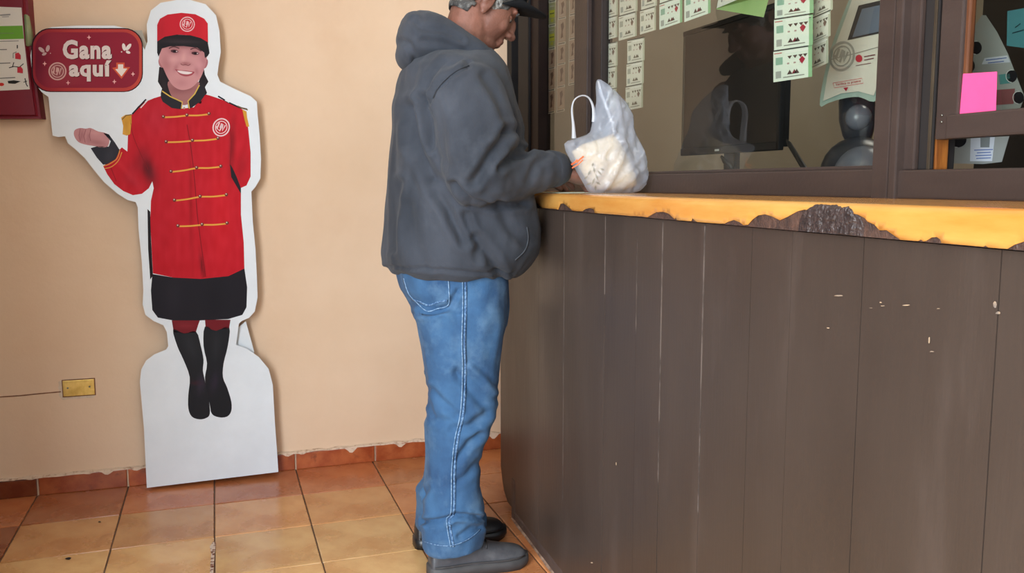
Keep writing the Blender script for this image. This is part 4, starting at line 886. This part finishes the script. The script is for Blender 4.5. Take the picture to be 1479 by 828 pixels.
for cx, cy, an, L_ in ((857, 262, 70, 9), (862, 256, 110, 9), (851, 250, 60, 8), (858, 246, 95, 8), (866, 250, 130, 8), (846, 257, 40, 7), (864, 265, 150, 7), (850, 266, 20, 7), (856, 238, 70, 5), (870, 245, 160, 6), (860, 272, 90, 8)):
    a = math.radians(an); d_ = Vector((math.cos(a), -math.sin(a))); nn = Vector((-d_.y, d_.x)) * 1.6; c_ = Vector((cx, cy))
    prt('printed_leaf', [tuple(c_ - d_ * L_ * .6), tuple(c_ + nn), tuple(c_ + d_ * L_ * .6), tuple(c_ - nn)], (132, 130, 122), 1, parent=bag, fn=ffn)
# sheet of paper under the hands
mg = link('paper_sheet', mesh_of([(.945, -1.20, ZT + .0008), (1.15, -1.185, ZT + .0008), (1.16, -.95, ZT + .0008), (.95, -.93, ZT + .0008), (1.06, -1.06, ZT + .0012)], [(0, 1, 4), (1, 2, 4), (2, 3, 4), (3, 0, 4)]), mat('pale_green_paper', (196, 206, 186), .6, c2=(180, 192, 170), scale=12), None, True)
tag(mg, 'pale greenish paper sheet on the counter under the man\'s hands', 'paper')
sm = mg.modifiers.new('t', 'SOLIDIFY'); sm.thickness = .0006

# ------------------------------------------------------------------ the man at the counter
YC, YN, YF = -1.03, -1.112, -0.915
man = empty('person', (0.72, YC, 0), 'man in dark grey hoodie, blue jeans and black cap standing at the counter', 'person')
def noise_col(): pass
M_hood = mat('charcoal_fleece', (62, 66, 74), .92, c2=(46, 50, 57), scale=7, stretch=(1, 1, .5), c3=(76, 80, 88), s3=5, lo3=.55, hi3=.85, bump=.35, bscale=420, sheen=.08, spec=.2)
M_rib = mat('charcoal_ribbing', (58, 61, 67), .95, c2=(48, 51, 57), scale=8, bump=.3, bscale=300, sheen=.08, spec=.2)
M_jean = mat('washed_denim', (64, 101, 138), .85, c2=(44, 72, 106), scale=6, c3=(100, 130, 156), s3=9, lo3=.50, hi3=.85, bump=.3, bscale=520, spec=.2, sheen=.05)
M_stitch = mat('pale_stitching', (128, 156, 184), .8, c2=(78, 112, 148), scale=130, lo=.4, hi=.6)
M_stitch_d = mat('dark_denim_edge', (56, 88, 128), .85, c2=(110, 142, 174), scale=160, lo=.45, hi=.6)
M_skin = mat('weathered_brown_skin', (122, 82, 68), .5, c2=(104, 68, 56), scale=14, c3=(146, 98, 82), s3=10, lo3=.55, hi3=.8, bump=.3, bscale=140, spec=.35)
M_hair = mat('grey_streaked_hair', (58, 56, 54), .7, c2=(132, 132, 128), scale=70, stretch=(.25, 1, 1), lo=.5, hi=.75, bump=.9, bscale=160, bstretch=(.3, 1, 1))
M_cap = mat('black_cap_cloth', (26, 27, 29), .9, spec=.15, c2=(20, 21, 23), scale=10, bump=.3, bscale=400)
M_shoe = mat('dusty_grey_leather', (76, 76, 80), .45, c2=(60, 60, 64), scale=12, c3=(100, 100, 102), s3=9, lo3=.55, hi3=.8, bump=.25, bscale=70)
M_shoe2 = mat('shaded_grey_leather', (34, 34, 37), .45, c2=(28, 28, 30), scale=12, bump=.2, bscale=70)  # same leather as the near shoe, its shade painted into the colour
M_sole = mat('grey_rubber_sole', (70, 68, 68), .6, c2=(58, 56, 56), scale=20)

def ring_loft(rows_, yc, n=28, expo=2.3):
    """rows: (py, L, R, halfdepth[, yc]) silhouettes in photo pixels -> closed loft"""
    vs = []; fs = []
    for r in rows_:
        py, Lx, Rx, b_ = r[:4]; yy = r[4] if len(r) > 4 else yc
        A = at_y(Lx, py, yy); B = at_y(Rx, py, yy); c = (A + B) / 2; w_ = (B.x - A.x) / 2
        k = .075; a2 = max(.3 * w_ * w_, (w_ * w_ - k * b_ * b_) / (1 - k)); a_ = math.sqrt(a2)
        for i in range(n):
            t = 2 * math.pi * i / n; cx_, sy_ = math.cos(t), math.sin(t)
            vs.append(Vector((c.x + a_ * math.copysign(abs(cx_) ** (2 / expo), cx_), c.y + b_ * math.copysign(abs(sy_) ** (2 / expo), sy_), c.z)))
    L = len(rows_)
    for i in range(L - 1):
        for k in range(n): a = i * n + k; b = i * n + (k + 1) % n; fs.append((a, b, b + n, a + n))
    fs.append(tuple(range(n))[::-1]); fs.append(tuple(range((L - 1) * n, L * n)))
    return vs, fs
def sculpt(me, grooves, rough=0.0, rs=(6, 6, 3), ymax=None):
    """push cloth along its normal: grooves = (polyline px, depth m, width px)"""
    me.update(); nn = [v.normal.copy() for v in me.vertices]
    for v, n in zip(me.vertices, nn):
        d = 0.0
        if rough:
            d += rough * noise.fractal(Vector((v.co.x * rs[0], v.co.y * rs[1], v.co.z * rs[2])), 1., 2., 3)
        if n.dot(CF) < .25 and (ymax is None or v.co.y < ymax):
            x, y = pix(v.co)
            for pl_, dep, w_ in grooves:
                q = line_dist(x, y, pl_)
                if q < 3.2 * w_: g = (q / w_); d += -dep * math.exp(-g * g) + .35 * dep * math.exp(-(g - 1.9) ** 2 * 1.5)
        v.co += n * d
    me.update()
# --- body (skin): one continuous mesh under the clothes, head, hands
EAR = at_y(697, 8, YC)
TH = math.radians(34)
def HL(x, y, z):
    dx, dz = x + .005, z + .005; return Vector((EAR.x + dx * math.cos(TH) + dz * math.sin(TH), YC + y, EAR.z - dx * math.sin(TH) + dz * math.cos(TH)))
HR = Matrix.Rotation(TH, 4, 'Y')
def he(c, r, extra=None): return ell_data(HL(*c), r, HR @ extra if extra is not None else HR)
P = [he((-.012, 0, .045), (.098, .077, .088)), he((.03, 0, -.02), (.064, .064, .085)), he((.045, 0, -.088), (.045, .045, .03)), he((.078, 0, -.105), (.020, .022, .016)),
     he((-.01, 0, -.045), (.065, .060, .06)), he((.077, 0, .028), (.015, .044, .012)), he((.062, .034, -.028), (.022, .024, .024)), he((.062, -.034, -.028), (.022, .024, .024)),
     he((.099, 0, -.005), (.013, .010, .026), Matrix.Rotation(-.35, 4, 'Y')), he((.110, 0, -.026), (.016, .014, .013)), he((.102, .014, -.031), (.010, .008, .008)), he((.102, -.014, -.031), (.010, .008, .008)),
     he((.089, 0, -.058), (.014, .025, .0075)), he((.087, 0, -.072), (.013, .022, .0085)), he((.088, 0, -.046), (.010, .02, .009))]
for s in (-1, 1):
    P += [he((-.010, s * .076, -.012), (.019, .007, .033), Matrix.Rotation(s * .25, 4, 'Z')), he((-.006, s * .077, -.038), (.010, .007, .014)), he((-.020, s * .082, -.002), (.013, .006, .024), Matrix.Rotation(s * .5, 4, 'Z'))]
neck0 = HL(-.02, 0, -.04); neck1 = at_y(660, 100, YC)
P.append(cap_data(neck0, neck1, .060, .070))
def tb_(pp, rr): return tube_data([Vector(p) for p in pp], rr, 16)
P.append(ring_loft([(395, 590, 735, .15), (330, 585, 740, .15), (250, 590, 735, .165), (170, 600, 728, .175), (120, 610, 718, .16), (90, 630, 705, .1)], YC))
P.append(ring_loft([(450, 630, 712, .12), (430, 618, 712, .135), (390, 602, 718, .14), (370, 606, 715, .13)], YC))
for yl_, o in ((YN, 0), (YF, 0)):
    P.append(ring_loft([(780, 640, 672, .03), (700, 635, 680, .038), (640, 632, 688, .05), (600, 634, 690, .048), (520, 640, 698, .055), (450, 645, 700, .05)], yl_))
sh = at_y(670, 128, YC - .17); el = at_y(690, 252, -1.29); wr = at_y(803, 244, -1.16); hd = at_y(829, 251, -1.165)
P.append(cap_data(sh, el, .055, .045)); P.append(cap_data(el, wr, .045, .028))
sh2 = at_y(670, 128, YC + .17); el2 = Vector((el.x, -.80, el.z + .01)); wr2 = Vector((wr.x - .01, -.93, wr.z - .01))
P.append(cap_data(sh2, el2, .055, .045)); P.append(cap_data(el2, wr2, .045, .028))
def hand(w_, dirv, s, curl=.5):
    """w_: wrist, dirv: unit direction, s: +1 thumb towards +y. palm + five bent fingers"""
    d = dirv.normalized(); side = Vector((0, 0, 1)).cross(d).normalized() * s; up = d.cross(side) * s
    up = Vector((0, 0, 1)) - d * d.z; up.normalize(); out = []
    palm = w_ + d * .05
    rot = Matrix((d, side, up)).transposed().to_4x4()
    out.append(cap_data(w_ - d * .02, w_ + d * .02, .027, .027)); out.append(ell_data(palm, (.052, .041, .018), rot)); out.append(ell_data(palm + d * .018, (.035, .040, .015), rot))
    for k, (o_, L_) in enumerate(((.030, .070), (.010, .078), (-.010, .073), (-.029, .058))):
        b0 = palm + d * .040 + side * o_; r = .0088 - .0006 * k; p = [b0 - d * .01]; a = -.15; cur = b0; p.append(cur)
        for sgm in (.42, .32, .26):
            a -= curl * (1.1 if sgm < .4 else .6); cur = cur + (d * math.cos(a) + up * math.sin(a)) * L_ * sgm; p.append(cur)
        for i in range(len(p) - 1): out.append(cap_data(p[i], p[i + 1], r * (1 - .06 * i), r * (1 - .06 * (i + 1)), 10))
    t0 = w_ + d * .03 + side * .03; t1 = t0 + d * .032 + side * .026 - up * .008; t2 = t1 + d * .030 + side * .004 - up * .010
    out += [cap_data(w_ + d * .02 + side * .012, t0, .016, .013, 10), cap_data(t0, t1, .012, .0105, 10), cap_data(t1, t2, .0105, .0085, 10)]
    return out
P += hand(wr + Vector((.012, 0, -.004)), Vector((.9, .15, -.34)), 1, .42)
P += hand(wr2 + Vector((.012, 0, -.004)), Vector((.95, -.1, -.28)), -1, .42)
bme = union(P, .0040, 5, 'body')
# eye hollows
bme.update()
for v in bme.vertices:
    for s in (-1, 1):
        e = HL(.086, s * .031, .004); d = (v.co - e).length
        if d < .022: v.co -= (HR.to_3x3() @ Vector((1, 0, 0))) * .009 * math.exp(-(d / .012) ** 2)
body_o = link('body', bme, M_skin, man, True)
for s in (-1, 1):
    v, f = ell_data(HL(.0700, s * .031, .001), (.0115, .0115, .0115)); link('eyeball', mesh_of(v, f), mat('eye_white', (130, 112, 100), .4), man, True)
    v, f = ell_data(HL(.0805, s * .031, -.001), (.002, .005, .005), HR); link('iris', mesh_of(v, f), M_black, man, True)
    v, f = ell_data(HL(.0690, s * .031, .0040), (.0122, .0145, .0085), HR); link('eyelid', mesh_of(v, f), M_skin, man, True)
    v, f = ell_data(HL(.0875, s * .027, .026), (.004, .017, .004), HR); link('eyebrow', mesh_of(v, f), M_hair, man, True)
for k, hd_ in enumerate((0,)):
    pass
# hair: shell around lower cranium
v, f = ell_data(HL(-.014, 0, .040), (.1015, .081, .088), HR, 72, 48); keep = []; sbk = []
for q in f:
    c = sum((v[i] for i in q), Vector()) / len(q); l = HR.to_3x3().inverted() @ (c - HL(0, 0, 0))
    ok = l.z < .075 and l.z > (-.078 if l.x < -.055 else (-.044 + (l.x + .055) * .30)) and l.x < .058 - max(0, -l.z + .02) * .35
    if abs(l.y) > .05 and -.036 < l.x < .010 and l.z < .020: ok = False
    if abs(l.y) > .05 and .010 <= l.x < .030 - max(0, -l.z) * .25 and -.036 < l.z < .02: sbk.append(q); ok = False
    if ok: keep.append(q)
hv = [p + (p - HL(-.014, 0, .04)).normalized() * .003 * noise.noise(p * 60) for p in v]
ho = link('hair', mesh_of(hv, keep), M_hair, man, True, 'short black hair streaked grey'); sm = ho.modifiers.new('t', 'SOLIDIFY'); sm.thickness = .009; sm.offset = -1
sbo = link('sideburns', mesh_of(hv, sbk), mat('white_hair', (150, 150, 146), .85, c2=(66, 62, 58), scale=160, stretch=(1, 1, .25), lo=.4, hi=.62, bump=.8, bscale=200), man, True, 'whitish grey sideburns'); sbo['kind'] = 'stuff'; sm = sbo.modifiers.new('t', 'SOLIDIFY'); sm.thickness = .007; sm.offset = -.6
v, f = ell_data(HL(-.022, 0, -.036), (.067, .064, .060), HR, 48, 32); keep = []
for q in f:
    c = sum((v[i] for i in q), Vector()) / len(q); l = HR.to_3x3().inverted() @ (c - HL(0, 0, 0))
    if l.x < -.035 and -.066 < l.z < .02: keep.append(q)
no = link('nape_hair', mesh_of([p + (p - HL(-.026, 0, -.038)).normalized() * .002 * noise.noise(p * 70) for p in v], keep), M_hair, man, True); sm = no.modifiers.new('t', 'SOLIDIFY'); sm.thickness = .006; sm.offset = -.8
# cap crown + brim
v, f = ell_data(HL(-.010, 0, .052), (.108, .088, .100), HR, 40, 28); keep = []
for q in f:
    c = sum((v[i] for i in q), Vector()) / len(q); l = HR.to_3x3().inverted() @ (c - HL(0, 0, 0))
    if l.z > .036 + .12 * max(0, l.x) - .03 * max(0, -l.x) * 3: keep.append(q)
cp = link('cap', mesh_of(v, keep), M_cap, man, True, 'black baseball cap'); sm = cp.modifiers.new('t', 'SOLIDIFY'); sm.thickness = .003
v = []; f = []; nu, nv_ = 20, 8
for j in range(nv_ + 1):
    for i in range(nu + 1):
        a = math.radians(-68 + 136 * i / nu); r0 = Vector((.094 * math.cos(a) - .008, .082 * math.sin(a))); t = j / nv_
        ext = .080 * math.cos(a) ** .8 if abs(math.cos(a)) > 0 else 0
        x = r0.x + ext * t; y = r0.y * (1 - .12 * t); z = .030 + .012 * math.cos(a) + .034 * t - .034 * (y / .08) ** 2 * (1 - .3 * t)
        v.append(HL(x, y, z + .004))
for j in range(nv_):
    for i in range(nu): q = j * (nu + 1) + i; f.append((q, q + 1, q + nu + 2, q + nu + 1))
br = link('brim', mesh_of(v, f), M_cap, cp, True); br.parent = cp; sm = br.modifiers.new('t', 'SOLIDIFY'); sm.thickness = .0035

# --- hoodie
P = [ring_loft([(396, 605, 742, .175), (392, 574, 750, .195), (383, 558, 758, .210), (366, 556, 767, .222), (330, 558, 771, .225), (290, 560, 766, .225), (250, 562, 758, .225), (210, 565, 750, .226), (175, 568, 745, .227), (145, 570, 738, .222), (120, 573, 732, .212), (102, 578, 726, .195), (88, 590, 717, .16), (76, 604, 706, .12)], YC)]
for s, E_, W_ in ((-1, el, wr), (1, el2, wr2)):
    S_ = at_y(668, 126, YC + s * .165) if s < 0 else Vector((at_y(668, 126, YC - .165).x, YC + .165, at_y(668, 126, YC - .165).z))
    M1 = at_y(688, 190, -1.255) if s < 0 else Vector((at_y(688, 190, -1.255).x, -.81, at_y(688, 190, -1.255).z))
    Ee = at_y(694, 252, -1.28) if s < 0 else Vector((at_y(694, 252, -1.28).x, -.80, at_y(694, 252, -1.28).z))
    F1 = Ee.lerp(W_, .45) + Vector((0, 0, -.006)); We = Ee.lerp(W_, 1.0)
    path = catmull([S_ - (M1 - S_) * .25, S_, M1, Ee, F1, We], 5); rr = []
    ks = [.04, .092, .104, .088, .066, .048]
    for i in range(len(path)):
        q = i / 5; k0 = min(int(q), 4); rr.append(ks[k0] + (ks[k0 + 1] - ks[k0]) * (q - k0))
    P.append(tube_data(path, rr, 20))
    P.append(ell_data(Ee, (.088, .085, .085)))
hme = union(P, .0075, 5, 'hoodie')
G = [([(676, 96), (647, 112), (629, 132), (624, 150)], .006, 3.2), ([(612, 142), (621, 176), (623, 213)], .013, 6), ([(590, 156), (597, 205), (618, 245), (644, 292), (672, 345)], .014, 9),
     ([(685, 262), (700, 240), (711, 222), (733, 190)], .012, 7), ([(722, 242), (747, 222), (760, 222)], .008, 6), ([(765, 262), (775, 235), (790, 226)], .004, 5), ([(672, 312), (683, 342), (690, 372)], .008, 6),
     ([(689, 345), (706, 370), (722, 396)], .011, 7), ([(578, 264), (569, 320), (566, 360)], .006, 6), ([(700, 110), (722, 150), (738, 188)], .006, 7), ([(640, 140), (650, 180), (655, 220)], -.004, 10), ([(630, 268), (655, 300), (682, 352)], -.009, 6),
     ([(655, 265), (680, 292), (712, 300), (760, 294)], .010, 4.5), ([(590, 300), (600, 350), (612, 385)], .005, 9), ([(700, 205), (735, 200), (752, 212)], -.004, 7), ([(648, 130), (655, 110), (668, 98)], -.004, 5), ([(640, 92), (622, 112), (606, 150)], .004, 5), ([(600, 100), (590, 130), (585, 170)], .003, 7),
     ([(720, 292), (735, 330), (760, 350)], .005, 7), ([(558, 386), (600, 388), (660, 392), (740, 396)], .004, 2.5)]
G = [(a, b * 1.6, c) for a, b, c in G]
sculpt(hme, G, .011, (8, 8, 3.2))
hood_o = link('hoodie', hme, M_hood, man, True, 'dark grey hooded sweatshirt with soft folds')
# hood lying on the back
HK = [((606, 62), .0, .058), ((600, 45), .0, .050)]
P = []
def arc_pt(s): return s
ring = []
for k in range(-8, 9):
    u = k / 8; a = abs(u)
    px = 606 + (712 - 606) * a ** 1.35; py = 52 + (88 - 52) * a ** 1.7 - 6 * math.sin(a * math.pi)
    yy = YC + math.copysign(1, u) * .105 * math.sin(min(1, a * 1.25) * math.pi * .62) if u else YC
    ring.append((at_y(px, py, yy), .052 * (1 - a) ** .8 + .020))
P.append(tube_data([r[0] for r in ring], [(r[1] * .85, r[1]) for r in ring], 18))
P.append(ell_data(at_y(603, 60, YC), (.055, .115, .070), Matrix.Rotation(-.25, 4, 'Y'))); P.append(ell_data(at_y(596, 36, YC), (.030, .085, .034))); P.append(ell_data(at_y(586, 80, YC), (.026, .075, .04), Matrix.Rotation(-.1, 4, 'Y')))
P.append(ell_data(at_y(640, 62, YC), (.075, .125, .04), Matrix.Rotation(.35, 4, 'Y')))
hd_me = union(P, .006, 5, 'hood')
sculpt(hd_me, [([(598, 30), (606, 40), (640, 44), (668, 58)], .006, 4), ([(580, 58), (592, 64), (600, 90)], .005, 4), ([(610, 60), (640, 62), (670, 74)], .004, 5)], .004, (9, 9, 9))
link('hood', hd_me, M_hood, hood_o, True)
bvh = BVHTree.FromPolygons([v.co.copy() for v in hme.vertices], [tuple(p.vertices) for p in hme.polygons]) if False else None
def bvh_of(obj):
    mw = world_loc(obj); me = obj.data; return BVHTree.FromPolygons([mw @ v.co for v in me.vertices], [tuple(p.vertices) for p in me.polygons])
def on_surface(bv, px, py, lift):
    h = bv.ray_cast(CAM, ray(px, py).normalized()); return None if h[0] is None else (h[0], h[1])
def ribbon(name, bv, pts, wpx, lift, mat_, parent, n=8):
    pp = catmull([Vector(p) for p in pts], n); vs = []; fs = []; prev = False
    for i, p in enumerate(pp):
        t = (pp[min(i + 1, len(pp) - 1)] - pp[max(i - 1, 0)]).normalized(); nn = Vector((-t.y, t.x)) * wpx / 2
        a = on_surface(bv, p.x + nn.x, p.y + nn.y, lift); b = on_surface(bv, p.x - nn.x, p.y - nn.y, lift)
        if a and b:
            vs += [a[0] - CF * lift, b[0] - CF * lift]
            if prev: q = len(vs) - 4; fs.append((q, q + 1, q + 3, q + 2))
            prev = True
        else: prev = False
    o = link(name, mesh_of(vs, fs), mat_, parent, True); sm = o.modifiers.new('t', 'SOLIDIFY'); sm.thickness = .0012; return o
hb = bvh_of(hood_o)
ribbon('pocket_edge', hb, [(761, 328), (763, 345), (758, 362), (744, 376)], 1.8, .002, mat('pocket_binding', (66, 70, 76), .9), hood_o)
ribbon('armhole_seam', hb, [(678, 95), (662, 101), (647, 112), (634, 126), (626, 142)], 1.2, .001, mat('seam_shadow_thread', (38, 40, 46), .9), hood_o)
# cuffs
for W_, E_ in ((wr, el), (wr2, el2)):
    d = (W_ - E_).normalized(); tube('cuff', [W_ - d * .035, W_ - d * .025, W_, W_ + d * .022, W_ + d * .026], [.048, .053, .050, .043, .036], M_rib, hood_o, 20)

# --- jeans
P = [ring_loft([(470, 604, 728, .165), (440, 594, 729, .175), (415, 582, 729, .178), (392, 577, 728, .17), (370, 585, 720, .15)], YC),
     ring_loft([(791, 611, 692, .084), (789, 610, 694, .086), (765, 609, 699, .088), (748, 613, 694, .080), (735, 612, 698, .087), (700, 614, 692, .084), (670, 615, 691, .082), (640, 616, 697, .086), (610, 617, 707, .09), (580, 618, 714, .092), (540, 616, 717, .095), (500, 610, 722, .10), (470, 604, 728, .10), (445, 600, 727, .10)], YN),
     ring_loft([(764, 612, 694, .07), (758, 604, 700, .084), (740, 604, 696, .084), (715, 605, 690, .082), (706, 602, 688, .084), (692, 612, 688, .080), (640, 617, 692, .084), (580, 620, 706, .09), (520, 615, 716, .096), (470, 606, 724, .10), (445, 602, 724, .10)], YF)]
jme = union(P, .0065, 4, 'jeans')
G = [([(613, 754), (632, 753), (647, 750), (657, 744), (692, 748)], .012, 3.6), ([(620, 762), (640, 758)], .005, 3), ([(693, 628), (678, 640), (660, 664)], .007, 5), ([(679, 531), (697, 548), (712, 567)], -.006, 5), ([(660, 540), (680, 566), (706, 592)], .006, 6),
     ([(604, 452), (622, 452), (648, 444), (662, 420)], .007, 4), ([(622, 562), (640, 582), (660, 600)], .005, 5), ([(612, 545), (618, 575), (624, 600)], .004, 4), ([(664, 775), (680, 765), (694, 762)], .006, 4), ([(616, 600), (640, 610), (662, 606)], .004, 6), ([(700, 600), (680, 615), (655, 620)], .006, 6), ([(690, 668), (670, 690), (658, 696)], .004, 5), ([(612, 716), (618, 706)], .005, 4), ([(668, 455), (668, 590)], -.002, 4)]
G = [(a, b * 1.5, c) for a, b, c in G]
sculpt(jme, G, .008, (10, 10, 5))
je = link('jeans', jme, M_jean, man, True, 'washed blue denim jeans')
jb = bvh_of(je)
ribbon('hem_stitching', jb, [(613, 782), (630, 787), (652, 788), (676, 779), (694, 765)], 1.3, .0018, M_stitch_d, je, 8)
seam = [(668, 400), (668.5, 440), (667, 493), (668, 534), (665.5, 594), (657, 635), (652.5, 680), (651.6, 738), (645, 752), (651, 790)]
ribbon('side_seam', jb, seam, 1.6, .0022, M_stitch, je, 10)
ribbon('side_seam', jb, [(x + 4.2, y) for x, y in seam], 3.2, .0014, M_stitch_d, je, 10)
ribbon('pocket_stitching', jb, [(583, 402), (590, 424), (602, 437), (617, 449.5), (632, 446), (647.5, 440.5), (648.5, 420), (647, 400)], 1.5, .002, M_stitch, je, 8)
ribbon('pocket_stitching', jb, [(595, 433), (606, 436), (618, 441), (632, 437), (646, 434)], 2.6, .0015, M_stitch_d, je, 8)
ribbon('waist_patch', jb, [(592, 393.5), (606, 395), (622, 396.5)], 5, .002, mat('tan_leather_patch', (170, 124, 92), .7), je, 6)
# --- shoes
def shoe(yc, heel, toe, m_up, m_so, label):
    L = toe - heel; st = empty('tmp', (0, 0, 0), '', ''); bpy.data.objects.remove(st)
    prof = [(0.0, .030, .060, .028), (.03, .026, .078, .034), (.15, .024, .092, .037), (.30, .024, .096, .037), (.42, .024, .088, .039), (.55, .024, .074, .043), (.70, .024, .060, .048), (.84, .024, .054, .048), (.94, .024, .048, .038), (.985, .026, .038, .022), (1.0, .028, .032, .010)]
    vs = []; fs = []; n = 22
    prof = [(a, b, b + (c - b) * 1.28, d) for a, b, c, d in prof]
    for s, z0, z1, w_ in prof:
        x = heel + L * s
        for k in range(n):
            a = 2 * math.pi * k / n; c_, q = math.cos(a), math.sin(a)
            hh = (z1 - z0); yy = w_ * math.copysign(abs(c_) ** .75, c_) * (1 - .18 * max(0, q)); zz = z0 + hh * (max(0, q) ** .8) if q > 0 else z0 + q * .008
            vs.append(Vector((x, yc + yy, zz)))
    for i in range(len(prof) - 1):
        for k in range(n): a = i * n + k; b = i * n + (k + 1) % n; fs.append((a, b, b + n, a + n))
    fs.append(tuple(range(n))[::-1]); fs.append(tuple(range((len(prof) - 1) * n, len(prof) * n)))
    me = mesh_of(vs, fs); o = link('shoe', me, m_up, man, True, label); md = o.modifiers.new('s', 'SUBSURF'); md.levels = md.render_levels = 2
    # sole with heel step
    vs = []; fs = []; out = []
    ws = [(0, .018), (.015, .028), (.06, .036), (.15, .041), (.3, .041), (.45, .041), (.6, .047), (.75, .052), (.87, .049), (.95, .037), (.99, .021), (1.003, .006)]
    for s, w_ in ws:
        zb = 0 if s < .30 or s > .44 else .007; zb = zb if s < .9 else .003 + (s - .9) * .1
        for (yy, z) in ((-w_, zb), (-w_ - .002, .016), (-w_, .029), (-w_ + .008, .033), (w_ - .008, .033), (w_, .029), (w_ + .002, .016), (w_, zb)): vs.append(Vector((heel - .004 + (L + .01) * s, yc + yy, z)))
    for i in range(len(ws) - 1):
        for k in range(8): a = i * 8 + k; b = i * 8 + (k + 1) % 8; fs.append((a, a + 8, b + 8, b))
    fs.append(tuple(range(8))); fs.append(tuple(range((len(ws) - 1) * 8, len(ws) * 8))[::-1])
    link('sole', mesh_of(vs, fs), m_so, o, True)
    for s, z in ((.47, .100), (.52, .093), (.57, .086)):
        x = heel + L * s; tube('lace', [Vector((x - .004, yc - .030, z - .016)), Vector((x, yc - .016, z - .002)), Vector((x, yc, z + .003)), Vector((x, yc + .016, z - .002)), Vector((x - .004, yc + .030, z - .016))], .0024, M_black, o, 8)
    vv_ = [Vector((heel + L * s, yc - w_ - .0015, z)) for s, w_, z in ((.03, .036, .036), (.15, .041, .036), (.3, .040, .037), (.45, .041, .037), (.6, .046, .036), (.75, .051, .036), (.87, .047, .036), (.95, .035, .036))]
    tube('welt', vv_, .0022, m_so, o, 6)
    return o
shoe(-1.105, .586, .880, M_shoe, M_sole, 'near shoe of dusty grey leather')
shoe(-.890, .592, .882, M_shoe2, M_black, 'far shoe of grey leather, coloured darker for its shade')
# ------------------------------------------------------------------ tidy
bpy.context.view_layer.update()
for o in list(bpy.data.objects):
    if o.name.startswith('tmp'): bpy.data.objects.remove(o)
